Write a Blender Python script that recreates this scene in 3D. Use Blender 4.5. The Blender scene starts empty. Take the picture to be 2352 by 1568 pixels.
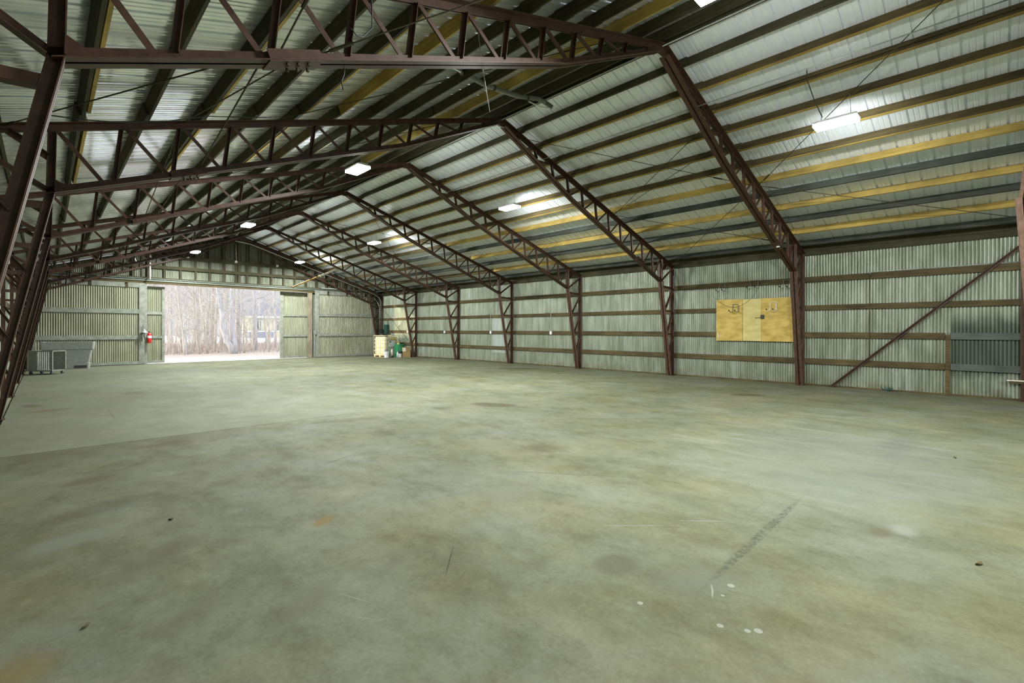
import bpy, bmesh, math, random
from mathutils import Vector, Matrix
S = bpy.context.scene
COL = S.collection
PI = math.pi

# ---------------- camera, world, sun, exposure ----------------
YAW, PITCH, ROLL, FPX = 0.774203, -0.00089, 0.002446, 1097.99
cd = bpy.data.cameras.new('camera'); cam = bpy.data.objects.new('camera', cd); COL.objects.link(cam)
fw = Vector((math.sin(YAW)*math.cos(PITCH), math.cos(YAW)*math.cos(PITCH), math.sin(PITCH)))
rt = Vector((math.cos(YAW), -math.sin(YAW), 0)); up = rt.cross(fw)
r2 = rt*math.cos(ROLL)+up*math.sin(ROLL); u2 = -rt*math.sin(ROLL)+up*math.cos(ROLL)
M3 = Matrix((r2, u2, -fw)).transposed()
cam.matrix_world = Matrix.Translation((0, 0, 1.6)) @ M3.to_4x4()
cd.sensor_width = 36.0; cd.sensor_fit = 'HORIZONTAL'; cd.lens = 36.0*FPX/2352.0
cd.shift_y = -(784-758.15)/2352.0; cd.clip_end = 600; cd.clip_start = 0.05
S.camera = cam
S.view_settings.view_transform = 'Standard'; S.view_settings.look = 'None'
S.view_settings.gamma = 1.0; S.view_settings.exposure = 0.5
S.view_settings.use_curve_mapping = False
try:
    S.cycles.use_denoising = True
    S.cycles.max_bounces = 10; S.cycles.diffuse_bounces = 6; S.cycles.glossy_bounces = 4
    S.cycles.caustics_reflective = False; S.cycles.caustics_refractive = False
    S.cycles.sample_clamp_indirect = 6.0
except Exception:
    pass
W = bpy.data.worlds.new('sky'); S.world = W; W.use_nodes = True
bg = W.node_tree.nodes['Background']
bg.inputs['Color'].default_value = (0.93, 0.95, 1.0, 1); bg.inputs['Strength'].default_value = 1.32
sl = bpy.data.lights.new('sun', 'SUN'); so = bpy.data.objects.new('sun', sl); COL.objects.link(so)
sl.energy = 2.6; sl.angle = math.radians(0.6); sl.color = (1.0, 0.80, 0.52)
so.rotation_euler = Vector((1, -0.35, -0.115)).to_track_quat('-Z', 'Y').to_euler()
so.location = (-20, 40, 12)
LAMP_W = 190.0           # watts of each hung LED fixture
LAMP_COL = (0.96, 1.0, 0.98)

# ---------------- dimensions (metres) ----------------
XR, XL, EAVE, RIDGE = 15.973, -0.735, 3.822, 6.483
XM = (XR+XL)/2; HALF = (XR-XL)/2; SL = (RIDGE-EAVE)/HALF
NRM = math.hypot(1, SL)
FR = [-0.4, 4.11, 8.19, 12.28, 16.35, 20.45, 24.57, 28.65]
YB, YE = -12.7, 29.15
def fz(y):
    return -0.10*((y-16)/12.6)**2 if y > 16 else 0.0
ORD = ['first', 'second', 'third', 'fourth', 'fifth', 'sixth', 'seventh', 'eighth', 'ninth', 'tenth', 'eleventh', 'twelfth']

# ---------------- material helpers ----------------
class NT:
    def __init__(s, name):
        s.m = bpy.data.materials.new(name); s.m.use_nodes = True
        s.t = s.m.node_tree; s.n = s.t.nodes; s.l = s.t.links
        s.b = s.n['Principled BSDF']; s.co = None
    def add(s, typ, **k):
        n = s.n.new(typ)
        for a, v in k.items():
            setattr(n, a, v)
        return n
    def link(s, a, b): s.l.new(a, b)
    def coord(s):
        if s.co is None:
            s.co = s.add('ShaderNodeTexCoord')
            s.geo = s.add('ShaderNodeNewGeometry')
        return s.geo.outputs['Position']
    def mapping(s, scale=(1, 1, 1), rot=(0, 0, 0), loc=(0, 0, 0), src=None, typ='POINT'):
        mp = s.add('ShaderNodeMapping', vector_type=typ)
        mp.inputs['Scale'].default_value = scale; mp.inputs['Rotation'].default_value = rot
        mp.inputs['Location'].default_value = loc
        s.link(src or s.coord(), mp.inputs['Vector']); return mp.outputs['Vector']
    def noise(s, scale, detail=4, rough=0.55, vec=None, dist=0.0):
        n = s.add('ShaderNodeTexNoise'); n.inputs['Scale'].default_value = scale
        n.inputs['Detail'].default_value = detail; n.inputs['Roughness'].default_value = rough
        n.inputs['Distortion'].default_value = dist
        s.link(vec or s.coord(), n.inputs['Vector']); return n.outputs['Fac']
    def ramp(s, fac, stops):
        r = s.add('ShaderNodeValToRGB'); e = r.color_ramp.elements
        while len(e) < len(stops): e.new(0.5)
        for el, (p, c) in zip(e, stops):
            el.position = p
            el.color = (c, c, c, 1) if isinstance(c, (int, float)) else (*c, 1)
        s.link(fac, r.inputs['Fac']); return r.outputs['Color']
    def mix(s, fac, a, b, mode='MIX'):
        m = s.add('ShaderNodeMix', data_type='RGBA', blend_type=mode)
        for sock, v in ((m.inputs[0], fac), (m.inputs[6], a), (m.inputs[7], b)):
            if isinstance(v, (int, float)): sock.default_value = v if sock == m.inputs[0] else (v, v, v, 1)
            elif isinstance(v, tuple): sock.default_value = (*v, 1)
            else: s.link(v, sock)
        return m.outputs[2]
    def math(s, op, a, b=0.0, clamp=False):
        m = s.add('ShaderNodeMath', operation=op, use_clamp=clamp)
        for i, v in enumerate((a, b)):
            if isinstance(v, (int, float)): m.inputs[i].default_value = v
            else: s.link(v, m.inputs[i])
        return m.outputs[0]
    def smooth(s, val, a, b, o0=0.0, o1=1.0):
        m = s.add('ShaderNodeMapRange', interpolation_type='SMOOTHSTEP')
        s.link(val, m.inputs[0]); m.inputs[1].default_value = a; m.inputs[2].default_value = b
        m.inputs[3].default_value = o0; m.inputs[4].default_value = o1
        return m.outputs[0]
    def bump(s, h, strength=0.3, dist=0.01):
        b = s.add('ShaderNodeBump'); b.inputs['Strength'].default_value = strength
        b.inputs['Distance'].default_value = dist
        s.link(h, b.inputs['Height']); s.link(b.outputs['Normal'], s.b.inputs['Normal'])
    def fin(s, color, rough=0.6, metal=0.0, spec=0.5):
        if isinstance(color, tuple): s.b.inputs['Base Color'].default_value = (*color, 1)
        else: s.link(color, s.b.inputs['Base Color'])
        if isinstance(rough, (int, float)): s.b.inputs['Roughness'].default_value = rough
        else: s.link(rough, s.b.inputs['Roughness'])
        s.b.inputs['Metallic'].default_value = metal
        s.b.inputs['Specular IOR Level'].default_value = spec
        return s.m

def mottled(name, c1, c2, scale=6, rough=0.6, metal=0.0, stretch=(1, 1, 1), lo=0.35, hi=0.65, spec=0.4, bump=0.0):
    t = NT(name); v = t.mapping(scale=stretch)
    n = t.noise(scale, 5, 0.6, v)
    c = t.ramp(n, [(lo, c1), (hi, c2)])
    if bump: t.bump(t.noise(scale*4, 4, 0.6, v), bump, 0.004)
    return t.fin(c, rough, metal, spec)

def plain(name, c, rough=0.5, metal=0.0, spec=0.5):
    return mottled(name, tuple(x*0.86 for x in c), tuple(min(1, x*1.12) for x in c), 14, rough, metal, spec=spec)

def emis(name, c, s_):
    m = bpy.data.materials.new(name); m.use_nodes = True; nt = m.node_tree
    nt.nodes.remove(nt.nodes['Principled BSDF'])
    e = nt.nodes.new('ShaderNodeEmission'); e.inputs[0].default_value = (*c, 1); e.inputs[1].default_value = s_
    nt.links.new(e.outputs[0], nt.nodes['Material Output'].inputs[0]); return m

# ---- concrete floor with its stains ----
def floor_material():
    t = NT('concrete_floor'); P = t.coord()
    warp = t.add('ShaderNodeTexNoise'); warp.inputs['Scale'].default_value = 1.3; warp.inputs['Detail'].default_value = 5
    t.link(P, warp.inputs['Vector'])
    vm = t.add('ShaderNodeVectorMath', operation='MULTIPLY_ADD')
    t.link(warp.outputs['Color'], vm.inputs[0]); vm.inputs[1].default_value = (0.22, 0.22, 0); t.link(P, vm.inputs[2])
    Q0 = vm.outputs[0]
    vs = t.add('ShaderNodeVectorMath', operation='SUBTRACT'); t.link(Q0, vs.inputs[0]); vs.inputs[1].default_value = (0.11, 0.11, 0)
    Q = vs.outputs[0]
    n1 = t.noise(0.6, 8, 0.68, t.mapping(scale=(1, 0.9, 1), src=Q))
    n2 = t.noise(1.7, 8, 0.70, t.mapping(scale=(1.0, 0.6, 1), rot=(0, 0, 0.3), src=Q))
    n3 = t.noise(38, 3, 0.6)
    base = t.ramp(n1, [(0.33, (0.325, 0.335, 0.210)), (0.50, (0.405, 0.415, 0.290)), (0.66, (0.49, 0.50, 0.395))])
    patch = t.ramp(n2, [(0.36, (0.80, 0.79, 0.72)), (0.50, (1.0, 1.0, 0.98)), (0.66, (1.12, 1.12, 1.16))])
    c = t.mix(1.0, base, patch, 'MULTIPLY')
    c = t.mix(0.35, c, t.ramp(n3, [(0.3, 0.72), (0.7, 1.25)]), 'MULTIPLY')
    n5 = t.noise(5.5, 10, 0.78, t.mapping(scale=(1, 0.7, 1), rot=(0, 0, -0.4), src=Q))
    c = t.mix(0.75, c, t.ramp(n5, [(0.34, (0.78, 0.77, 0.70)), (0.5, (1.0, 1.0, 1.0)), (0.68, (1.18, 1.19, 1.20))]), 'MULTIPLY')
    n6 = t.noise(0.9, 4, 0.6, t.mapping(loc=(5, 3, 0)))
    c = t.mix(0.8, c, t.ramp(n6, [(0.35, (1.03, 1.0, 0.84)), (0.62, (0.97, 1.0, 1.10))]), 'MULTIPLY')
    def seg(x, y, rx, ry, rot, src=None):
        v = t.mapping(scale=(rx, ry, 1), rot=(0, 0, rot), loc=(x, y, 0), src=src or Q, typ='TEXTURE')
        k = t.add('ShaderNodeVectorMath', operation='MULTIPLY'); t.link(v, k.inputs[0]); k.inputs[1].default_value = (1, 1, 0)
        L = t.add('ShaderNodeVectorMath', operation='LENGTH'); t.link(k.outputs[0], L.inputs[0])
        return L.outputs['Value']
    def blot(c, x, y, rx, ry, rot, col, amt, inner=0.5, src=None):
        m = t.smooth(seg(x, y, rx, ry, rot, src), inner, 1.0, amt, 0.0)
        return t.mix(m, c, col)
    # newer, paler slab in the far left part, beyond the joint
    sx = t.add('ShaderNodeSeparateXYZ'); t.link(P, sx.inputs[0])
    beyond = t.smooth(sx.outputs['Y'], 8.64, 8.68)
    left = t.smooth(sx.outputs['X'], 3.4, 6.5, 1.0, 0.0)
    bl = t.math('MULTIPLY', beyond, left)
    c = t.mix(t.math('MULTIPLY', bl, 0.5), c, (0.50, 0.515, 0.41))
    # dirt along the near side of the joint
    near = t.math('MULTIPLY', t.smooth(sx.outputs['Y'], 7.3, 8.6), t.smooth(sx.outputs['Y'], 8.64, 8.67, 1.0, 0.0))
    near = t.math('MULTIPLY', near, t.smooth(sx.outputs['X'], 1.2, 3.8, 1.0, 0.0))
    c = t.mix(t.math('MULTIPLY', near, 0.45), c, (0.22, 0.205, 0.12))
    # whitish scraped drag marks at the right, long and thin
    st = t.noise(1.0, 7, 0.72, t.mapping(scale=(5.5, 0.45, 1), rot=(0, 0, 0.06), src=P))
    stm = t.smooth(st, 0.52, 0.68, 0.0, 0.75)
    reg = t.smooth(seg(8.9, 1.9, 5.4, 2.9, 0.15), 0.35, 1.0, 1.0, 0.0)
    c = t.mix(t.math('MULTIPLY', stm, reg), c, (0.66, 0.70, 0.66))
    reg2 = t.smooth(seg(7.2, 1.4, 3.4, 2.0, 0.1), 0.3, 1.0, 0.45, 0.0)
    c = t.mix(reg2, c, (0.46, 0.49, 0.47))
    st2 = t.noise(1.0, 6, 0.7, t.mapping(scale=(0.6, 6.0, 1), rot=(0, 0, 0.75), src=P))
    c = t.mix(t.smooth(st2, 0.58, 0.72, 0.0, 0.35), c, (0.25, 0.25, 0.165))
    st3 = t.noise(1.4, 6, 0.75, t.mapping(scale=(0.5, 5.0, 1), rot=(0, 0, 1.15), loc=(3, 7, 0), src=P))
    c = t.mix(t.smooth(st3, 0.60, 0.72, 0.0, 0.30), c, (0.58, 0.60, 0.52))
    dk = (0.17, 0.155, 0.075)
    for a in [(6.86, 7.58, 0.62, 0.34, -0.95, dk, 0.75, 0.6), (12.44, 4.38, 0.46, 0.22, -0.9, dk, 0.75, 0.6),
              (14.0, 13.9, 1.25, 0.5, -0.9, (0.22, 0.2, 0.12), 0.7, 0.5), (5.8, 7.96, 0.3, 0.2, -0.9, dk, 0.5, 0.5),
              (1.62, 15.1, 0.42, 0.5, 0, dk, 0.5, 0.3), (-0.21, 14.0, 0.22, 0.42, 0.2, (0.30, 0.19, 0.09), 0.6, 0.4),
              (0.05, 12.99, 0.5, 0.26, 0.3, (0.34, 0.22, 0.1), 0.5, 0.4), (1.68, 3.98, 0.15, 0.09, 0.4, (0.48, 0.33, 0.10), 0.8, 0.5),
              (4.82, 4.3, 0.42, 0.30, -0.6, (0.22, 0.205, 0.12), 0.6, 0.3), (2.78, 1.81, 0.19, 0.17, 0, (0.26, 0.255, 0.17), 0.75, 0.5),
              (4.74, 0.70, 0.16, 0.12, 0, (0.25, 0.22, 0.13), 0.6, 0.3), (4.95, 0.56, 0.2, 0.14, 0.2, (0.64, 0.66, 0.6), 0.6, 0.3),
              (-0.12, 3.15, 0.24, 0.3, 0.2, (0.50, 0.37, 0.14), 0.65, 0.1), (2.36, 0.62, 0.28, 0.13, -0.5, (0.45, 0.36, 0.18), 0.5, 0.2),
              (0.35, 5.6, 0.6, 0.25, 0.4, (0.25, 0.235, 0.145), 0.6, 0.3), (0.3, 6.7, 0.3, 0.22, 0.2, (0.24, 0.20, 0.11), 0.6, 0.3),
              (0.55, 3.15, 0.34, 0.15, 0.6, (0.27, 0.25, 0.16), 0.5, 0.1), (1.1, 2.85, 0.40, 0.2, 0.5, (0.27, 0.26, 0.18), 0.5, 0.1),
              (1.7, 2.95, 0.3, 0.08, 0.7, (0.27, 0.25, 0.17), 0.4, 0.1), (3.9, 8.0, 1.0, 0.25, -0.3, (0.23, 0.2, 0.11), 0.45, 0.3),
              (1.25, 8.1, 0.5, 0.22, 0.1, (0.24, 0.19, 0.1), 0.5, 0.3), (8.0, 5.0, 0.4, 0.25, -0.6, (0.26, 0.26, 0.2), 0.5, 0.3),
              (0.15, 4.9, 0.45, 0.22, 0.3, (0.52, 0.54, 0.47), 0.6, 0.3), (6.2, 10.8, 1.2, 0.5, -0.9, (0.30, 0.28, 0.19), 0.4, 0.2),
              (0.55, 4.1, 0.5, 0.2, 0.5, (0.27, 0.255, 0.16), 0.5, 0.2), (8.6, 1.0, 1.2, 0.3, 0.0, (0.31, 0.33, 0.30), 0.45, 0.2),
              (3.3, 3.4, 0.5, 0.3, 0.2, (0.49, 0.49, 0.40), 0.6, 0.2), (3.0, 1.35, 0.5, 0.25, -0.6, (0.34, 0.345, 0.27), 0.6, 0.2)]:
        c = blot(c, *a[:7], inner=a[7])
    # tyre drip trail, broken by noise
    nz = t.noise(26, 4, 0.7)
    tr = t.smooth(seg(4.05, 1.31, 1.35, 0.045, 0.02, P), 0.5, 1.0, 1.0, 0.0)
    c = t.mix(t.math('MULTIPLY', tr, t.smooth(nz, 0.42, 0.58, 0.1, 0.75)), c, (0.16, 0.17, 0.13))
    for (x, y, rx, ry, ro, col) in [(2.02, 2.68, 0.28, 0.006, 0.80, (0.07, 0.07, 0.05)), (1.95, 2.45, 0.14, 0.004, 0.55, (0.25, 0.2, 0.1)),
                                    (4.2, 3.3, 1.25, 0.018, -0.93, (0.26, 0.27, 0.21)), (3.45, 2.1, 0.32, 0.008, -0.75, (0.7, 0.72, 0.68)),
                                    (3.95, 1.75, 0.28, 0.008, -0.8, (0.7, 0.72, 0.68)), (1.32, 2.70, 0.16, 0.004, -1.2, (0.66, 0.68, 0.62)),
                                    (1.28, 2.45, 0.12, 0.003, -1.0, (0.66, 0.68, 0.62)), (7.2, 5.0, 2.4, 0.03, -0.72, (0.24, 0.24, 0.17)),
                                    (2.6, 5.7, 0.4, 0.012, 0.4, (0.18, 0.17, 0.1)), (0.95, 12.0, 1.1, 0.02, 0.05, (0.3, 0.28, 0.2)),
                                    (0.9, 11.7, 0.02, 1.0, 0.0, (0.32, 0.31, 0.24))]:
        m = t.smooth(seg(x, y, rx, ry, ro, P), 0.5, 1.0, 0.8, 0.0)
        c = t.mix(t.math('MULTIPLY', m, t.smooth(nz, 0.3, 0.55, 0.25, 1.0)), c, col)
    for (x, y, r) in [(3.08, 1.18, 0.024), (2.50, 1.475, 0.018), (2.62, 1.06, 0.02), (2.72, 0.9, 0.024), (2.68, 0.94, 0.018), (2.93, 1.17, 0.012)]:
        c = blot(c, x, y, r, r, 0, (0.78, 0.80, 0.70), 0.95, inner=0.8, src=P)
    # drip from the largest paint spot
    c = blot(c, 2.93, 1.235, 0.11, 0.007, 0.55, (0.74, 0.76, 0.66), 0.85, inner=0.6)
    # joint lines in the slab
    jl = t.math('ABSOLUTE', t.math('SUBTRACT', sx.outputs['Y'], 8.655))
    jm = t.math('MULTIPLY', t.smooth(jl, 0.006, 0.02, 0.8, 0.0), t.smooth(sx.outputs['X'], 3.5, 5.0, 1.0, 0.0))
    c = t.mix(jm, c, (0.09, 0.085, 0.055))
    c = t.mix(1.0, c, (0.325, 0.328, 0.300), 'MULTIPLY')
    rough = t.ramp(n2, [(0.3, 0.80), (0.7, 0.62)])
    t.bump(t.noise(9, 6, 0.6, Q), 0.08, 0.01)
    return t.fin(c, rough, 0.0, 0.15)

def wood(name, c1, c2, axis='Y', rough=0.75):
    st = {'Y': (7, 0.45, 7), 'X': (0.45, 7, 7), 'Z': (7, 7, 0.45)}[axis]
    t = NT(name); v = t.mapping(scale=st)
    n = t.noise(3.5, 7, 0.7, v, 0.6)
    c = t.ramp(n, [(0.33, c1), (0.67, c2)])
    big = t.noise(1.1, 3, 0.6)
    c = t.mix(1.0, c, t.ramp(big, [(0.3, 0.62), (0.7, 1.3)]), 'MULTIPLY')
    return t.fin(c, rough, 0.0, 0.25)

def sheet(name, ca, cb, streak=1.0, rough=0.42, metal=0.45, dark_patch=False):
    t = NT(name); P = t.coord()
    n = t.noise(2.2, 6, 0.65, t.mapping(scale=(3.0, 3.0, 0.35)))
    n2 = t.noise(0.8, 4, 0.6)
    c = t.ramp(n, [(0.32, ca), (0.66, cb)])
    c = t.mix(0.5*streak, c, t.ramp(n2, [(0.35, (0.72, 0.74, 0.60)), (0.6, (1.06, 1.06, 1.08))]), 'MULTIPLY')
    if dark_patch:   # sooty staining on the sheets at the near end of the right wall
        sx = t.add('ShaderNodeSeparateXYZ'); t.link(P, sx.inputs[0])
        w = t.noise(5, 5, 0.6, t.mapping(scale=(1, 1, 0.6)))
        zz = t.math('ADD', sx.outputs['Z'], t.math('MULTIPLY', t.math('SUBTRACT', w, 0.5), 0.45))
        lo = t.smooth(zz, 0.38, 0.72); hi = t.smooth(zz, 1.62, 2.15, 1.0, 0.0)
        yy = t.math('MULTIPLY', t.smooth(sx.outputs['Y'], 0.84, 0.87, 1.0, 0.0), t.smooth(sx.outputs['Y'], -1.6, -1.2))
        m = t.math('MULTIPLY', t.math('MULTIPLY', lo, hi), yy)
        c = t.mix(t.math('MULTIPLY', m, 0.90), c, (0.060, 0.085, 0.062))
        z1 = t.smooth(sx.outputs['Z'], 0.0, 0.35, 0.55, 0.0)
        c = t.mix(t.math('MULTIPLY', z1, t.smooth(w, 0.42, 0.6)), c, (0.20, 0.17, 0.08))
        # paler bluish rectangle mixed into the wall sheet colour
        a = t.math('MULTIPLY', t.smooth(sx.outputs['Y'], 16.75, 16.85), t.smooth(sx.outputs['Y'], 17.75, 17.85, 1.0, 0.0))
        a = t.math('MULTIPLY', a, t.smooth(sx.outputs['Z'], 2.24, 2.28, 1.0, 0.0))
        a = t.math('MULTIPLY', a, t.smooth(sx.outputs['Z'], 0.45, 0.50))
        c = t.mix(t.math('MULTIPLY', a, 0.35), c, (0.70, 0.78, 0.80))
    return t.fin(c, rough, metal, 0.5)

M = {}
M['floor'] = floor_material()
M['dirt'] = mottled('gravel_dirt', (0.10, 0.10, 0.06), (0.30, 0.29, 0.20), 22, 0.95, bump=0.6)
M['wall'] = sheet('galvanised_wall_sheet', (0.20, 0.228, 0.160), (0.40, 0.440, 0.355), dark_patch=True)
M['gable'] = sheet('pale_gable_sheet', (0.15, 0.165, 0.115), (0.29, 0.305, 0.235), rough=0.6, metal=0.1)
M['gabled'] = sheet('dark_upper_gable_sheet', (0.055, 0.058, 0.036), (0.125, 0.13, 0.09), rough=0.7, metal=0.0)  # darker tone for the gable above the upper rail
M['doorsheet'] = sheet('olive_door_sheet', (0.25, 0.255, 0.175), (0.37, 0.375, 0.275), rough=0.55, metal=0.15)
M['roof'] = sheet('bright_roof_sheet', (0.84, 0.90, 0.98), (0.92, 0.96, 1.0), 0.08, rough=0.25, metal=0.12)
M['roofl'] = sheet('shiny_roof_sheet', (0.82, 0.88, 0.95), (0.92, 0.96, 1.0), 0.08, rough=0.16, metal=0.58)
M['steel'] = mottled('red_oxide_steel', (0.048, 0.023, 0.013), (0.088, 0.041, 0.025), 9, 0.55, 0.0, spec=0.4)
M['steel_lit'] = mottled('lit_pink_steel', (0.33, 0.20, 0.15), (0.46, 0.30, 0.24), 9, 0.6, 0.0, spec=0.3)  # steel with the bright light close by put into its colour
M['dark'] = wood('dark_old_timber', (0.036, 0.033, 0.017), (0.085, 0.074, 0.038))
M['brown'] = wood('brown_timber', (0.050, 0.036, 0.015), (0.125, 0.092, 0.040))
M['olive'] = wood('olive_timber', (0.055, 0.042, 0.017), (0.125, 0.094, 0.040))
M['yellow'] = wood('yellow_pine', (0.36, 0.25, 0.06), (0.54, 0.39, 0.12))
M['strip'] = wood('lit_underside_yellow', (0.26, 0.18, 0.045), (0.42, 0.30, 0.09))  # lit underside tone of the purlins, set against darkened olive sides
M['grey'] = wood('charcoal_painted_timber', (0.040, 0.046, 0.036), (0.080, 0.088, 0.072))
M['paint'] = wood('grey_painted_timber', (0.075, 0.09, 0.075), (0.12, 0.14, 0.12))
M['frame'] = mottled('pale_door_frame', (0.18, 0.195, 0.155), (0.28, 0.30, 0.25), 5, 0.7)
M['postw'] = wood('weathered_post', (0.16, 0.13, 0.085), (0.32, 0.28, 0.2), 'Z')
M['plyA'] = mottled('orange_plywood', (0.40, 0.27, 0.05), (0.58, 0.42, 0.11), 3.0, 0.6, stretch=(1, 1, 2.2))
M['plyB'] = mottled('pale_plywood', (0.48, 0.39, 0.13), (0.60, 0.50, 0.20), 3.0, 0.6, stretch=(1, 1, 2.2))
M['galv'] = plain('galvanised_conduit', (0.42, 0.45, 0.42), 0.4, 0.6)
M['greyp'] = plain('grey_pipe', (0.17, 0.20, 0.165), 0.5, 0.2)
M['white'] = plain('white_plastic', (0.72, 0.74, 0.72), 0.5)
M['pinkpvc'] = plain('white_pvc_pipe', (0.74, 0.66, 0.74), 0.4)
M['blk'] = plain('black_plastic', (0.025, 0.03, 0.028), 0.5)
M['red'] = plain('red_enamel', (0.55, 0.02, 0.02), 0.3)
M['cart'] = plain('grey_cart_metal', (0.24, 0.26, 0.22), 0.55, 0.2)
M['tub'] = plain('grey_tub_plastic', (0.27, 0.29, 0.265), 0.55)
M['tote'] = plain('cream_tote_plastic', (0.56, 0.53, 0.36), 0.5)
M['pallet'] = wood('pallet_wood', (0.38, 0.32, 0.18), (0.56, 0.49, 0.30), 'X')
M['green'] = plain('green_bin_plastic', (0.02, 0.20, 0.09), 0.45)
M['card'] = mottled('brown_cardboard', (0.28, 0.19, 0.07), (0.36, 0.25, 0.10), 3, 0.85)
M['yel'] = plain('yellow_plastic', (0.62, 0.55, 0.12), 0.45)
M['navy'] = plain('dark_blue_plastic', (0.05, 0.09, 0.22), 0.5)
M['teal'] = plain('dark_green_paint', (0.025, 0.07, 0.055), 0.5)
M['orange'] = wood('orange_lumber', (0.50, 0.26, 0.06), (0.70, 0.46, 0.2), 'X')
M['cream'] = plain('cream_painted_board', (0.75, 0.70, 0.55), 0.6)
M['led'] = emis('led_lens', (0.98, 1.0, 0.97), 14.0)
M['bark'] = mottled('grey_bark', (0.42, 0.42, 0.42), (0.62, 0.62, 0.66), 5, 0.9, stretch=(1, 1, 0.3))
M['bark2'] = mottled('pale_brown_bark', (0.46, 0.44, 0.40), (0.70, 0.68, 0.63), 5, 0.9, stretch=(1, 1, 0.3))
M['brush'] = mottled('dry_brush', (0.44, 0.37, 0.33), (0.60, 0.54, 0.50), 3, 0.95)
M['hwall'] = plain('cream_siding', (0.72, 0.70, 0.52), 0.7)
M['hroof'] = plain('grey_shingle', (0.32, 0.34, 0.40), 0.8)
M['hwin'] = plain('window_glass', (0.30, 0.30, 0.26), 0.2)

def ground_material():
    t = NT('snowy_ground'); P = t.coord()
    sx = t.add('ShaderNodeSeparateXYZ'); t.link(P, sx.inputs[0])
    n = t.noise(0.7, 6, 0.7); n2 = t.noise(3.5, 6, 0.75)
    y = t.math('ADD', sx.outputs['Y'], t.math('MULTIPLY', t.math('SUBTRACT', n, 0.5), 9.0))
    y = t.math('ADD', y, t.math('MULTIPLY', sx.outputs['X'], 0.35))
    leaf = t.math('MULTIPLY', t.smooth(y, 38.8, 40.6), t.smooth(sx.outputs['Y'], 68, 72, 1.0, 0.0))
    leafc = t.ramp(n2, [(0.3, (0.44, 0.36, 0.31)), (0.55, (0.62, 0.55, 0.50)), (0.75, (0.86, 0.85, 0.85))])
    snow = t.ramp(n2, [(0.30, (0.55, 0.60, 0.66)), (0.42, (0.90, 0.92, 0.96))])
    return t.fin(t.mix(leaf, snow, leafc), 0.9, 0, 0.2)
M['ground'] = ground_material()
def hill_material():
    t = NT('wooded_hillside')
    n = t.noise(1.2, 8, 0.75, t.mapping(scale=(1.6, 1.6, 0.35)))
    n2 = t.noise(0.08, 4, 0.6)
    c = t.ramp(n, [(0.30, (0.34, 0.33, 0.34)), (0.5, (0.43, 0.42, 0.43)), (0.7, (0.52, 0.51, 0.54))])
    c = t.mix(t.smooth(n2, 0.4, 0.6, 0.0, 0.4), c, (0.46, 0.42, 0.41))
    return t.fin(c, 1.0, 0, 0.0)
M['hill'] = hill_material()

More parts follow.
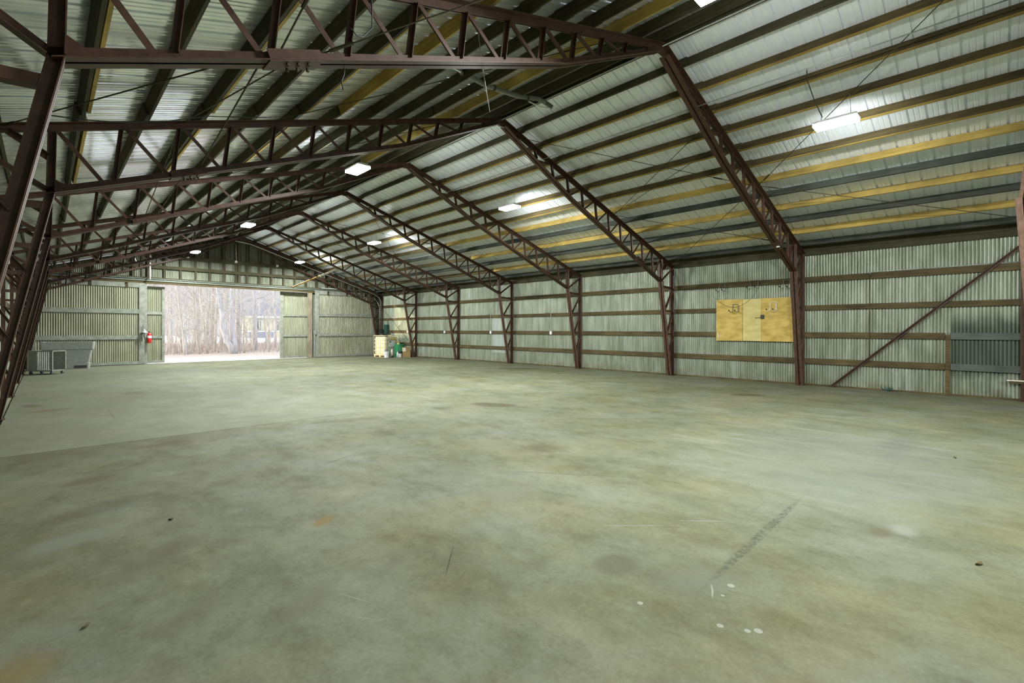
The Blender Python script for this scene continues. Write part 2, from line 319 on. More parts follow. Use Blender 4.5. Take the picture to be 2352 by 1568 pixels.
# ---------------- geometry helpers ----------------
class MB:
    def __init__(s): s.v = []; s.f = []; s.sm = []
    def box(s, x0, x1, y0, y1, z0, z1):
        b = len(s.v)
        s.v += [(x, y, z) for z in (z0, z1) for y in (y0, y1) for x in (x0, x1)]
        s.f += [tuple(b+i for i in q) for q in ((0, 2, 3, 1), (4, 5, 7, 6), (0, 1, 5, 4), (2, 6, 7, 3), (0, 4, 6, 2), (1, 3, 7, 5))]
        return s
    def bar(s, a, b, w, h, upv=(0, 0, 1), off=(0, 0)):
        """rectangular bar from a to b, w along side axis, h along up axis, offset of the section"""
        a, b = Vector(a), Vector(b); d = (b-a).normalized(); u = Vector(upv)
        sd = d.cross(u)
        if sd.length < 1e-5: sd = d.cross(Vector((1, 0, 0)))
        sd.normalize(); u = sd.cross(d).normalized()
        k = len(s.v)
        for p in (a, b):
            for i, j in ((-1, -1), (1, -1), (1, 1), (-1, 1)):
                q = p+sd*(off[0]+i*w/2)+u*(off[1]+j*h/2); s.v.append(tuple(q))
        s.f += [(k, k+1, k+2, k+3), (k+7, k+6, k+5, k+4)]+[(k+i, k+4+i, k+4+(i+1) % 4, k+(i+1) % 4) for i in range(4)]
        return s
    def tube(s, pts, r, n=8, r1=None, cap=True):
        pts = [Vector(p) for p in pts]; k = len(s.v); m = len(pts)
        prev = None
        for i, p in enumerate(pts):
            d = (pts[min(i+1, m-1)]-pts[max(i-1, 0)]).normalized()
            a = Vector((0, 0, 1)) if abs(d.z) < 0.95 else Vector((1, 0, 0))
            if prev is not None:
                a = prev
            sd = (a-d*a.dot(d)).normalized(); prev = sd; u = d.cross(sd)
            rr = r if r1 is None else r+(r1-r)*i/(m-1)
            for j in range(n):
                t = 2*PI*j/n; s.v.append(tuple(p+sd*rr*math.cos(t)+u*rr*math.sin(t)))
        for i in range(m-1):
            for j in range(n):
                s.f.append((k+i*n+j, k+i*n+(j+1) % n, k+(i+1)*n+(j+1) % n, k+(i+1)*n+j))
        if cap:
            s.f.append(tuple(k+j for j in range(n))[::-1]); s.f.append(tuple(k+(m-1)*n+j for j in range(n)))
        return s
    def lathe(s, prof, n=24, c=(0, 0, 0), axis='Z'):
        k = len(s.v); m = len(prof)
        for (r, z) in prof:
            for j in range(n):
                t = 2*PI*j/n
                s.v.append((c[0]+r*math.cos(t), c[1]+r*math.sin(t), c[2]+z))
        for i in range(m-1):
            for j in range(n):
                s.f.append((k+i*n+j, k+i*n+(j+1) % n, k+(i+1)*n+(j+1) % n, k+(i+1)*n+j))
        s.f.append(tuple(k+j for j in range(n))[::-1]); s.f.append(tuple(k+(m-1)*n+j for j in range(n)))
        return s
    def build(s, name, mat, parent=None, smooth=False, bevel=0.0):
        me = bpy.data.meshes.new(name); me.from_pydata(s.v, [], s.f); me.update()
        if bevel:
            bm = bmesh.new(); bm.from_mesh(me)
            bmesh.ops.bevel(bm, geom=[e for e in bm.edges if e.calc_face_angle(0) > 0.6], offset=bevel, segments=2, affect='EDGES')
            bm.to_mesh(me); bm.free()
        me.materials.append(mat)
        if smooth:
            for p in me.polygons: p.use_smooth = True
        o = bpy.data.objects.new(name, me); COL.objects.link(o)
        if parent: o.parent = parent
        return o

def empty(name, loc=(0, 0, 0), rz=0.0):
    o = bpy.data.objects.new(name, None); COL.objects.link(o); o.location = loc; o.rotation_euler = (0, 0, rz)
    o.empty_display_size = 0.1; return o
def tag(o, label, cat, group=None, kind=None):
    o['label'] = label; o['category'] = cat
    if group: o['group'] = group
    if kind: o['kind'] = kind
    return o
def struct(o, label=None, cat=None):
    o['kind'] = 'structure'
    if label: o['label'] = label
    if cat: o['category'] = cat
    return o
def copy_tree(o, parent=None):
    c = o.copy(); COL.objects.link(c); c.parent = parent
    if parent: c.matrix_parent_inverse = o.matrix_parent_inverse
    for ch in o.children: copy_tree(ch, c)
    return c

# corrugated sheet: wave runs along 'along' axis, vertical extent from zb(u) to zt(u)
def corr(name, mat, along, u0, u1, pos, zb, zt, pitch=0.0685, amp=0.0125, parent=None, th=0.002, inward=1):
    nn = max(2, int(round((u1-u0)/pitch))); k = MB()
    prof = ((0.0, -1.0), (0.11, -0.55), (0.22, 0.35), (0.36, 0.86), (0.5, 1.0), (0.64, 0.86), (0.78, 0.35), (0.89, -0.55))
    pu = [((j+a)*(u1-u0)/nn, h) for j in range(nn) for a, h in prof]+[(u1-u0, -1.0)]
    n = len(pu)-1
    for side in (0, 1):
        for i in range(n+1):
            u = u0+pu[i][0]; w = -inward*amp*pu[i][1]+side*th
            for z in (zb(u), zt(u)):
                k.v.append((pos+w, u, z) if along == 'Y' else (u, pos+w, z))
    m = 2*(n+1)
    for i in range(n):
        a = 2*i; k.f.append((a, a+2, a+3, a+1)); a += m; k.f.append((a, a+1, a+3, a+2))
        k.f.append((2*i+1, 2*i+3, m+2*i+3, m+2*i+1)); k.f.append((2*i, m+2*i, m+2*i+2, 2*i+2))
    return k.build(name, mat, parent)

# ---------------- floor ----------------
k = MB()
ys = [YB+i*(16-YB)/8 for i in range(8)]+[16+i*(YE+0.35-16)/16 for i in range(17)]
xs = [-0.52, 4, 8, 12, XR-0.02]
for (x0, x1, dz, nm, mt) in ((-0.52, XR+0.02, 0.0, 'floor', 'floor'),):
    nx = 12
    for y in ys:
        for i in range(nx+1): k.v.append((x0+(x1-x0)*i/nx, y, fz(y)))
    for j in range(len(ys)-1):
        for i in range(nx):
            a = j*(nx+1)+i; k.f.append((a, a+1, a+nx+2, a+nx+1))
    # slab edge at the left
    b = len(k.v)
    for y in ys: k.v.append((x0, y, fz(y)-0.12))
    for j in range(len(ys)-1): k.f.append((b+j, j*(nx+1), (j+1)*(nx+1), b+j+1))
    fl = k.build('floor', M['floor'])
struct(fl)
k = MB()
for y in ys:
    for x, dz in ((-0.95, -0.03), (-0.74, -0.035), (-0.62, -0.02), (-0.52, -0.03)): k.v.append((x, y, fz(y)+dz))
for j in range(len(ys)-1):
    for i in range(3): a = j*4+i; k.f.append((a, a+1, a+5, a+4))
struct(k.build('trim_1', M['dirt']))
# mud sill along the foot of the right wall
k = MB()
for a, b in zip(ys[:-1], ys[1:]): k.bar((XR+0.028, a, fz(a)+0.02), (XR+0.028, b, fz(b)+0.02), 0.045, 0.05)
struct(k.build('baseboard_right', M['brown']))

# ---------------- walls ----------------
wz = lambda u: fz(u)-0.02
struct(corr('wall_right', M['wall'], 'Y', YB, YE+0.05, XR+0.062, wz, lambda u: EAVE+0.30))
struct(corr('wall_left', M['wall'], 'Y', YB, YE+0.05, XL-0.075, lambda u: fz(u)-0.08, lambda u: EAVE+0.30, inward=-1))
def roofz(x): return EAVE+SL*(HALF-abs(x-XM))+0.275
DL, DR, HZ = 3.50, 11.55, 3.84
struct(corr('wall_end_left', M['gable'], 'X', XL-0.06, DL, YE, lambda u: -0.14, lambda u: roofz(u)))
struct(corr('wall_end_right', M['gable'], 'X', DR, XR+0.06, YE, lambda u: -0.14, lambda u: roofz(u)))
struct(corr('wall_gable', M['gable'], 'X', DL, DR, YE, lambda u: HZ+0.16, lambda u: min(5.30, roofz(u))))
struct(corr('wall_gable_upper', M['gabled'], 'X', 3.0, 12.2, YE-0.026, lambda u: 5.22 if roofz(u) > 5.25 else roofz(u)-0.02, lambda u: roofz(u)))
struct(corr('wall_rear_left_unseen', M['gable'], 'X', XL-0.06, 3.6, YB, lambda u: -0.02, lambda u: roofz(u), pitch=0.137))  # unseen rear wall, opened wide so daylight brightens the ceiling
struct(corr('wall_rear_right_unseen', M['gable'], 'X', 11.6, XR+0.06, YB, lambda u: -0.02, lambda u: roofz(u), pitch=0.137))
struct(corr('wall_rear_gable_unseen', M['gable'], 'X', 3.6, 11.6, YB, lambda u: 3.85, lambda u: roofz(u), pitch=0.137))

# roof sheets: major rib every 0.258 m with two minor ribs
def roof(name, side):
    per = 0.258; prof = []
    for (p, h) in ((0.0, 0.0), (0.008, 0.034), (0.038, 0.034), (0.046, 0.0), (0.105, 0.0), (0.110, 0.008), (0.126, 0.008), (0.131, 0.0),
                   (0.176, 0.0), (0.181, 0.008), (0.197, 0.008), (0.202, 0.0)):
        prof.append((p, h))
    k = MB(); n = int((YE+0.1-YB)/per)+1
    pts = [(YB-0.05+i*per+p, h) for i in range(n) for (p, h) in prof]
    pts = [q for q in pts if q[0] < YE+0.12]
    e0, e1 = -0.22, HALF+0.0
    for (y, h) in pts:
        for d in (e0, e1):
            x = XL+d if side < 0 else XR-d
            z = EAVE+SL*d+0.283+h
            k.v.append((x, y, z))
    for i in range(len(pts)-1):
        a = 2*i; k.f.append((a, a+1, a+3, a+2) if side < 0 else (a, a+2, a+3, a+1))
    b = len(k.v)     # outer skin, 30 mm above, so the roof has thickness
    for (y, h) in (pts[0], pts[-1]):
        for d in (e0, e1):
            x = XL+d if side < 0 else XR-d
            k.v.append((x, y, EAVE+SL*d+0.325))
    k.f.append((b, b+2, b+3, b+1) if side < 0 else (b, b+1, b+3, b+2))
    return struct(k.build(name, M['roofl' if side < 0 else 'roof']))
roof('ceiling', -1); roof('ceiling_right_slope', 1)
k = MB()
k.bar((XM-0.085, YB, RIDGE+0.15), (XM-0.085, YE-0.1, RIDGE+0.15), 0.04, 0.20)
k.bar((XM+0.085, YB, RIDGE+0.15), (XM+0.085, YE-0.1, RIDGE+0.15), 0.04, 0.20)
tag(k.build('ridge_beam', M['dark']), 'dark paired timber ridge beam running along the roof peak', 'beam')

# ---------------- purlins ----------------
def slope_pt(side, s_, h):
    """point at slope length s_ up from eave line, h above chord plane; returns x, z"""
    d = s_/NRM
    x = XL+d if side < 0 else XR-d
    z = EAVE+SL*d
    nx, nz = (-SL/NRM, 1/NRM) if side < 0 else (SL/NRM, 1/NRM)
    return x+nx*h, z+nz*h
SROW = [.39, 1.16, 1.87, 2.57, 3.29, 3.97, 4.68, 5.36, 6.06, 6.75, 7.43, 8.11]
def purlin(side, row, bay, mat, extra=0.0, name='roof_purlin'):
    s_ = SROW[row] + (0.012 if bay % 2 else -0.012)+extra
    y0, y1 = FR[bay]-0.13, FR[bay+1]+0.13
    if bay == 6: y1 = YE-0.03
    k = MB()
    x, z = slope_pt(side, s_, 0.185)
    nv = (-SL, 0, 1) if side < 0 else (SL, 0, 1)
    ya, yb = y0, y1
    k.bar((x, ya, z), (x, yb, z), 0.038, 0.160, nv)
    o = k.build(name, mat)
    if side > 0 and 5 < row < 11:      # added strip, puts the lit underside into yellow colour
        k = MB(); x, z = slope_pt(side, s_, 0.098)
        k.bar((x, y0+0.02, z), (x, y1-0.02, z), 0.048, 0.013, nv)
        c = k.build('lit_underside_strip', M['strip'], o); c['label'] = 'yellow strip added for the lit underside'
    return o
RC = ['grey', 'yellow', 'grey', 'yellow', 'grey', 'yellow', 'olive', 'olive', 'olive', 'olive', 'olive', 'dark']
ADJ = {'grey': 'charcoal', 'yellow': 'yellow pine', 'olive': 'olive-brown', 'dark': 'dark weathered', 'brown': 'brown'}
for side in (1, -1):
    sn = 'right' if side > 0 else 'left'
    for row in range(12):
        for bay in range(7):
            c = RC[row] if side > 0 else 'dark'
            if side > 0 and bay >= 4 and c == 'yellow': c = 'olive'  # far-bay yellow dulled to olive, change of light put into colour
            if side < 0 and row == 6 and bay <= 1: c = 'yellow'
            if side < 0 and row == 10 and bay <= 2: c = 'yellow'
            if side < 0 and row in (3, 8) and bay in (4, 5): c = 'olive'
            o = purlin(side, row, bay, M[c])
            tag(o, f'{ADJ[c]} roof purlin, {ORD[row]} row up from the {sn} eave, {ORD[bay]} bay from the camera',
                'purlin', f'roof purlins of the {sn} slope')
for row in (1, 3, 5):
    for bay in (0, 1, 2):
        s_ = SROW[row]; k = MB()
        x, z = slope_pt(-1, s_+0.062, 0.187)
        k.bar((x, FR[bay]+0.2, z), (x, FR[bay+1]-0.2, z), 0.038, 0.155, (-SL, 0, 1))
        tag(k.build('sister_board', M['yellow']),
            f'yellow board doubling the {ORD[row]} purlin above the left eave, {ORD[bay]} bay from the camera', 'board', 'boards nailed beside left purlins')

# ---------------- girts ----------------
GZ = [(0.63, 0.79), (1.39, 1.55), (2.19, 2.335), (3.005, 3.165)]
for side in (1, -1):
    sn = 'right' if side > 0 else 'left'
    x0 = XR+0.006 if side > 0 else XL-0.058
    for bay in range(7):
        ya, yb = FR[bay]+0.003, FR[bay+1]-0.003
        if bay == 6: yb = YE-0.08
        for g, (z0, z1) in enumerate(GZ):
            if side > 0 and bay == 0 and g < 2:
                segs = [(ya, 0.87, 'paint', 'grey-painted', 'between the nearest truss and upright board'), (0.97 if g else 0.97, yb, 'brown', 'brown', 'between the upright board and diagonal brace truss')]
            else:
                segs = [(ya, yb, 'brown', 'brown', None)]
            for (a, b, mt, ad, ex) in segs:
                k = MB().box(x0, x0+0.045, a, b, z0, z1)
                o = k.build('wall_girt', M[mt], bevel=0.004)
                tag(o, (f'{ad} timber wall girt, {ORD[g]} row above the floor, {sn} wall, {ORD[bay]} bay from camera' if ex is None
                        else f'{ad} timber wall girt, {ORD[g]} row above floor, {ex}'), 'girt', f'wall girts along the {sn} wall')
        k = MB().box(x0, x0+0.045, ya, yb, 3.79, 3.93).box(x0-0.012 if side > 0 else x0, x0+0.045 if side > 0 else x0+0.057, ya, yb, 3.935, 4.10)
        tag(k.build('eave_beam', M['dark']), f'dark double-board eave beam on the {sn} wall, {ORD[bay]} bay from the camera', 'beam', f'eave beams along the {sn} wall')
k = MB().box(XR+0.0, XR+0.045, 0.875, 0.965, 0.0, 1.50)
tag(k.build('wall_post', M['brown']), 'short upright brown board on the right wall beside the dark stained sheets', 'post')

# ---------------- truss frames ----------------
def X(side, d): return XL+d if side < 0 else XR-d
def chord(k, pts, side, flange, w=0.075, gap=0.022, t=0.008):
    """double angle chord through pts [(d,z)...], 'flange' = +1 flange towards the inside of the building"""
    for (a, b) in zip(pts[:-1], pts[1:]):
        A = Vector((X(side, a[0]), 0, a[1])); B = Vector((X(side, b[0]), 0, b[1]))
        d = (B-A).normalized(); nrm = Vector((-d.z, 0, d.x))
        if nrm.dot(Vector(flange)) < 0: nrm = -nrm
        if side < 0 and abs(flange[0]) > 0.5:
            pass
        for sy in (-1, 1):
            o = nrm*0.0
            # stem
            Ya = Vector((0, sy*(gap/2+t/2), 0))
            k.bar(A+Ya, B+Ya, w, t, (0, 1, 0))
            # flange
            Yb = Vector((0, sy*(gap/2+w/2), 0))+nrm*(w/2-t/2)
            k.bar(A+Yb, B+Yb, t, w, (0, 1, 0))
def angle(k, A, B, w=0.05, t=0.007, sy=1):
    A, B = Vector(A), Vector(B)
    d = (B-A).normalized(); nrm = Vector((-d.z, 0, d.x))
    k.bar(A+Vector((0, sy*t, 0)), B+Vector((0, sy*t, 0)), w, t, (0, 1, 0))
    k.bar(A+nrm*(w/2-t/2)+Vector((0, -sy*w/2, 0)), B+nrm*(w/2-t/2)+Vector((0, -sy*w/2, 0)), t, w, (0, 1, 0))
def rz(d): return EAVE+SL*d
def bz(d):      # bottom chord height
    if d <= 5.67: return 3.285+(rz(5.67)-0.46-3.285)*(d-0.75)/(5.67-0.75)
    a = (d-5.67)/(8.25-5.67); return (rz(5.67)-0.46)*(1-a)+(rz(8.25)-0.045)*a
TOPN = [1.46+0.638*i for i in range(11)]
def frame(idx, y, proto=None):
    zb = fz(y)-0.005
    root = empty('truss_frame', (0, y, 0))
    names = ['nearest the camera', 'second from the camera', 'third from the camera', 'fourth from the camera', 'fifth from the camera',
             'sixth from the camera', 'seventh from the camera', 'standing against the far gable wall']
    if idx == 0: lab = 'rust-red steel truss frame overhead behind the camera, its leg coloured lit pink at right edge'
    elif idx == 1: lab = 'rust-red steel truss frame crossing top left, nearest full frame ahead of the camera'
    else: lab = f'rust-red steel roof truss frame with tapered legs, {names[idx]}'
    tag(root, lab, 'truss', 'steel truss frames spanning the hall')
    st = M['steel']
    for side in (-1, 1):
        inn = (1, 0, 0) if side < 0 else (-1, 0, 0)
        out = (-1, 0, 0) if side < 0 else (1, 0, 0)
        custom = (idx == 0 and side > 0)
        k = MB(); chord(k, [(0.042, zb), (0.042, EAVE+0.02)], side, out, 0.075); k.build('column', st, root)
        if not custom:
            k = MB(); chord(k, [(0.15, zb), (0.785, 3.285), (0.80, 4.03)], side, inn, 0.085); k.build('leg', st, root)
        k = MB().box(min(X(side, 0.0), X(side, 0.24)), max(X(side, 0.0), X(side, 0.24)), -0.09, 0.09, zb, zb+0.018)
        k.build('base_plate', st, root)
        if proto is None:
            k = MB(); chord(k, [(0.0, rz(0)-0.0), (HALF-0.02, rz(HALF-0.02))], side, (0, 0, 1), 0.085); k.build('top_chord', st, root)
            pts = [(0.75, 3.285), (5.67, bz(5.67)), (8.25, bz(8.25))]
            if custom: pts = pts[1:]
            k = MB(); chord(k, pts, side, (0, 0, -1), 0.085); k.build('bottom_chord', st, root)
            wm = []
            for i, d in enumerate(TOPN):
                if custom and d < 6: continue
                db = d-0.07
                if rz(d)-bz(db) > 0.10: wm.append(((d, rz(d)-0.03), (db, bz(db)+0.03), 1))
                d2 = d+0.638-0.14
                if d2 < 8.1 and rz(d)-bz(d2) > 0.02: wm.append(((d+0.05, rz(d+0.05)-0.03), (d2, bz(d2)+0.03), -1))
            if not custom:
                wm += [((0.84, rz(0.84)-0.03), (1.27, bz(1.27)+0.03), -1), ((0.42, rz(0.42)-0.03), (0.77, 3.70), 1)]
                wm += [((0.76, 3.30), (0.06, 3.74), 1), ((0.74, 3.12), (0.06, 3.08), -1),
                       ((0.05, 2.97), (0.57, 2.28), 1), ((0.05, 2.12), (0.42, 1.48), 1), ((0.05, 1.28), (0.27, 0.80), 1),
                       ((0.60, 2.27), (0.06, 2.27), -1), ((0.44, 1.47), (0.06, 1.47), -1)]
            for a, b, sy in wm:
                ww = 0.075 if a[0] < 0.8 and b[0] < 0.8 and a[1] > 3.1 else 0.048
                k = MB(); angle(k, (X(side, a[0]), 0, a[1]), (X(side, b[0]), 0, b[1]), ww, 0.007, sy)
                k.build('web_member', st, root)
            # bolted splice at the lower chord, gusset at knee and hinge plates at the ridge
            if not custom:
                k = MB(); A = Vector((X(side, 2.0), 0, bz(2.0))); B = Vector((X(side, 2.42), 0, bz(2.42)))
                for sy in (-1, 1):
                    k.bar(A+Vector((0, sy*0.062, 0)), B+Vector((0, sy*0.062, 0)), 0.10, 0.008, (0, 1, 0))
                k.bar(A+Vector((0, 0, -0.052)), B+Vector((0, 0, -0.052)), 0.19, 0.010, (0, 0, 1))
                k.build('splice_plate', st, root)
                for q in (0.35, 0.55, 0.75):
                    p = A.lerp(B, q)
                    for sy in (-0.05, 0.05):
                        MB().lathe([(0.014, -0.078), (0.014, -0.056), (0.012, -0.05)], 6, (p.x+(0.03 if sy > 0 else 0), sy, p.z)).build('splice_bolt', M['dark'], root)
                k = MB(); p0 = Vector((X(side, 0.60), 0, 3.22)); kk = len(k.v)
                tri = [(0.74, 3.22), (0.93, 3.36), (0.92, 3.40), (0.80, 3.46), (0.76, 3.40)]
                for sy in (-0.007, 0.007):
                    for (d, z) in tri: k.v.append((X(side, d), sy, z))
                n = len(tri); k.f += [tuple(range(n)), tuple(range(n, 2*n))[::-1]]+[(i, (i+1) % n, n+(i+1) % n, n+i) for i in range(n)]
                k.build('knee_gusset', st, root)
    if proto is None:
        k = MB()
        poly = [(-0.34, -0.13), (0.34, -0.13), (0.30, -0.02), (0.0, 0.09), (-0.30, -0.02)]
        for sy in (-0.02, 0.02):
            for (dx, dz) in poly: k.v.append((XM+dx, sy, RIDGE+dz))
        n = 5; k.f += [tuple(range(n)), tuple(range(n, 2*n))[::-1]]+[(i, (i+1) % n, n+(i+1) % n, n+i) for i in range(n)]
        k.build('ridge_plate', M['steel'], root)
    else:
        for ch in proto.children:
            if ch.name.split('.')[0] in ('column', 'leg', 'base_plate'): continue
            c = ch.copy(); COL.objects.link(c); c.parent = root
    return root
f1 = frame(1, FR[1])
for i in range(2, 8): frame(i, FR[i], f1)
f0 = frame(0, FR[0])
# light-painted pink right-hand leg of the nearest frame, leaning in above the floor, with its haunch
k = MB()
K0 = Vector((13.30, 0.14, 4.14)); K1 = Vector((15.80, -0.17, 0.0))
for sy in (-0.04, 0.04):
    k.bar(K0+Vector((sy, sy*0.3, 0)), K1+Vector((sy, sy*0.3, 0)), 0.075, 0.012, (0, 1, 0))
    k.bar(K0+Vector((sy*1.0, sy*0.3+0.03, 0)), K1+Vector((sy*1.0, sy*0.3+0.03, 0)), 0.012, 0.07, (0, 1, 0))
k.build('leg', M['steel_lit'], f0)['label'] = 'leg coloured lit pink'
k = MB(); k.bar(K0, (12.45, 0.07, 4.86), 0.05, 0.05, (0, 1, 0)); k.build('haunch', M['steel_lit'], f0)
k = MB(); k.bar(K0+Vector((0.03, -0.02, -0.02)), (14.1, -0.05, 4.35), 0.05, 0.05, (0, 1, 0)); k.build('web_member', M['steel'], f0)

# diagonal wall brace of the first bay
k = MB()
A = Vector((XR-0.03, 3.35, 0.02)); B = Vector((XR-0.03, -0.33, 3.56))
k.bar(A, B, 0.008, 0.075, (0, 0, 1)); k.bar(A+Vector((-0.035, 0, 0.03)), B+Vector((-0.035, 0, 0.03)), 0.07, 0.008, (0, 0, 1))
tag(k.build('diagonal_brace', M['steel']), 'long rust-red diagonal steel angle brace rising across the near right wall', 'brace')

# ---------------- rod bracing ----------------
def rod(a, b, label, tb=0.82):
    a, b = Vector(a), Vector(b)
    r = empty('brace_rod', a)
    tag(r, label, 'rod', 'thin steel rods bracing the roof')
    MB().tube([(0, 0, 0), tuple(b-a)], 0.0075, 6).build('rod', M['dark'], r)
    p = (b-a)*tb; q = (b-a)*(tb+0.22/(b-a).length)
    MB().tube([tuple(p), tuple(p.lerp(q, 0.2)), tuple(p.lerp(q, 0.8)), tuple(q)], 0.017, 6).build('turnbuckle', M['dark'], r)
def RP(side, fi, d, dz=0.045): return (X(side, d), FR[fi], rz(d)+dz)
def BP(side, fi, d): return (X(side, d), FR[fi], bz(d)+0.05)
rod(RP(1, 2, 7.85, -0.08), RP(1, 1, 3.75), 'steel brace rod, right slope, from third truss near ridge to mid second truss')
rod(RP(1, 1, 3.75), RP(1, 2, 0.1, -0.02), 'steel brace rod, right slope, from mid second truss down to third truss eave')
rod(RP(1, 1, 3.72), RP(1, 0, 8.1, 0.02), 'steel brace rod, right slope, rising past the nearest lamp to the ridge', 0.05)
rod(RP(1, 1, 3.78), RP(1, 0, 0.6), 'steel brace rod, right slope, from mid second truss down towards nearest eave', 0.05)
rod(RP(1, 2, 3.75), RP(1, 1, 5.6), 'steel brace rod, right slope, mid third truss up to second truss')
rod(RP(1, 2, 3.7), RP(1, 1, 6.3), 'steeper steel brace rod, right slope, mid third truss up to second truss')
rod(RP(1, 2, 3.75), RP(1, 1, 0.6), 'steel brace rod, right slope, mid third truss down to second truss eave')
for i in (4, 5):
    rod(RP(1, i+1, 3.75), RP(1, i, 7.6), f'steel brace rod, right slope, rising from mid {ORD[i+1]} truss to {ORD[i]} bay ridge')
    rod(RP(1, i+1, 7.6), RP(1, i, 3.75), f'steel brace rod, right slope, falling from {ORD[i+1]} bay ridge to mid truss')
rod(BP(-1, 1, 2.3), RP(-1, 2, 2.15), 'steel brace rod, left slope, from bolted splice to third truss upper chord', 0.04)
rod(BP(-1, 1, 2.0), RP(-1, 2, 0.4), 'steel brace rod, left slope, from bolted splice down towards the left eave', 0.95)
rod(BP(-1, 1, 2.0), BP(-1, 2, 2.35), 'steel brace rod, left slope, joining lower chords of second and third trusses', 0.95)
rod(BP(-1, 1, 2.1), (X(-1, 2.35), FR[1]-0.55, rz(2.35)+0.03), 'short steel brace rod rising steeply from the bolted splice', 0.4)
rod(BP(-1, 1, 2.45), (X(-1, 4.9), FR[0]+3.0, rz(4.9)+0.0), 'steel brace rod, left slope, rising right from the bolted splice', 0.02)
rod(BP(-1, 2, 2.2), BP(-1, 3, 2.4), 'steel brace rod, left slope, joining lower chords of third and fourth trusses', 0.9)
rod(RP(-1, 2, 2.1, -0.03), BP(-1, 3, 2.2), 'steel brace rod, left slope, third truss upper chord to fourth lower chord', 0.2)
rod(BP(-1, 3, 2.2), BP(-1, 4, 2.4), 'steel brace rod, left slope, joining lower chords of fourth and fifth trusses', 0.9)
rod(RP(-1, 2, 3.3), RP(-1, 1, 7.2), 'steel brace rod, left slope, rising from third truss towards the ridge')
rod(RP(-1, 3, 3.3), RP(-1, 2, 7.2), 'steel brace rod, left slope, rising from fourth truss towards the ridge')
rod((XR-0.05, FR[6]-0.1, 3.1), (XR-0.05, YE-0.5, 0.35), 'thin wire brace falling across the far corner of right wall', 0.45)
rod((XR-0.05, FR[6]-0.1, 0.35), (XR-0.05, YE-0.6, 3.0), 'thin wire brace rising across the far corner of right wall', 0.45)

# ---------------- lamps ----------------
def lamp_proto():
    r = empty('hanging_lamp')
    k = MB().box(-0.155, 0.155, -0.33, 0.33, 0.0, 0.035).box(-0.10, 0.10, -0.30, 0.30, 0.035, 0.06)
    k.build('housing', M['white'], r, bevel=0.006)
    k = MB().box(-0.145, 0.145, -0.32, 0.32, -0.05, -0.001); k.build('lens', M['led'], r)
    for y in (-0.22, 0.22):
        MB().tube([(0, y, 0.055), (0, y*0.9, 0.42)], 0.004, 5).build('hanger_wire', M['greyp'], r)
    return r
lp = lamp_proto()
def lampz(x): return 5.24
LAMPS = [(9.86, 2.02), (9.86, 10.2), (9.86, 18.35), (9.86, 26.5), (5.07, 2.02), (5.07, 10.2), (5.07, 18.35), (5.07, 26.5), (9.86, -6.3), (5.07, -6.3)]  # last pair is unseen behind the camera, added for light
wordY = {2.02: 'nearest', 10.2: 'second', 18.35: 'third', 26.5: 'farthest', -6.3: 'behind-camera'}
ld = bpy.data.lights.new('lamp_light', 'AREA'); ld.shape = 'RECTANGLE'; ld.size = 0.28; ld.size_y = 0.62
ld.energy = LAMP_W; ld.color = LAMP_COL; ld.spread = PI
ls = bpy.data.lights.new('ceiling_fill_light', 'AREA'); ls.shape = 'RECTANGLE'; ls.size = 0.05; ls.size_y = 0.60
ls.energy = 14.0; ls.color = LAMP_COL; ls.spread = math.radians(120)      # added sideways fill beside each lens to brighten the ceiling
for i, (x, y) in enumerate(LAMPS):
    r = lp if i == 0 else copy_tree(lp)
    r.location = (x, y, 5.24)
    sn = 'right' if x > XM else 'left'
    tag(r, f'lit white rectangular lamp, {wordY[y]} in the row hung under the {sn} roof slope' if y > 0 else f'added unseen fill lamp behind the camera under the {sn} roof slope',
        'lamp', 'hanging rectangular lamps')
    lo = bpy.data.objects.new('lamp_light', ld); COL.objects.link(lo); lo.parent = r; lo.location = (0, 0, -0.052)
    for sg in (-1, 1):
        lo = bpy.data.objects.new('ceiling_fill_light', ls); COL.objects.link(lo); lo.parent = r
        lo.location = (sg*0.152, 0, -0.025); lo.rotation_euler = (0, -sg*math.radians(78), 0)

# ---------------- far end: posts, track, doors ----------------
struct(MB().box(XL+0.5, XR-0.35, 28.96, 29.04, 3.80, 3.93).build('trim_header', M['olive']))
k = MB().box(XL+0.6, 15.6, 28.90, 28.955, 3.93, 3.985)
k.tube([(XL+0.8, 28.86, 4.03), (14.9, 28.86, 4.03)], 0.022, 8)
tag(k.build('door_track', M['greyp']), 'long galvanised sliding door track above the open doorway', 'track')
k = MB().box(11.27, 11.53, 28.98, 29.10, -0.11, 3.80); struct(k.build('trim_2', M['postw'], bevel=0.01))
k = MB().box(3.455, 3.56, 28.98, 29.10, -0.11, 3.80); struct(k.build('trim_3', M['frame'], bevel=0.008))
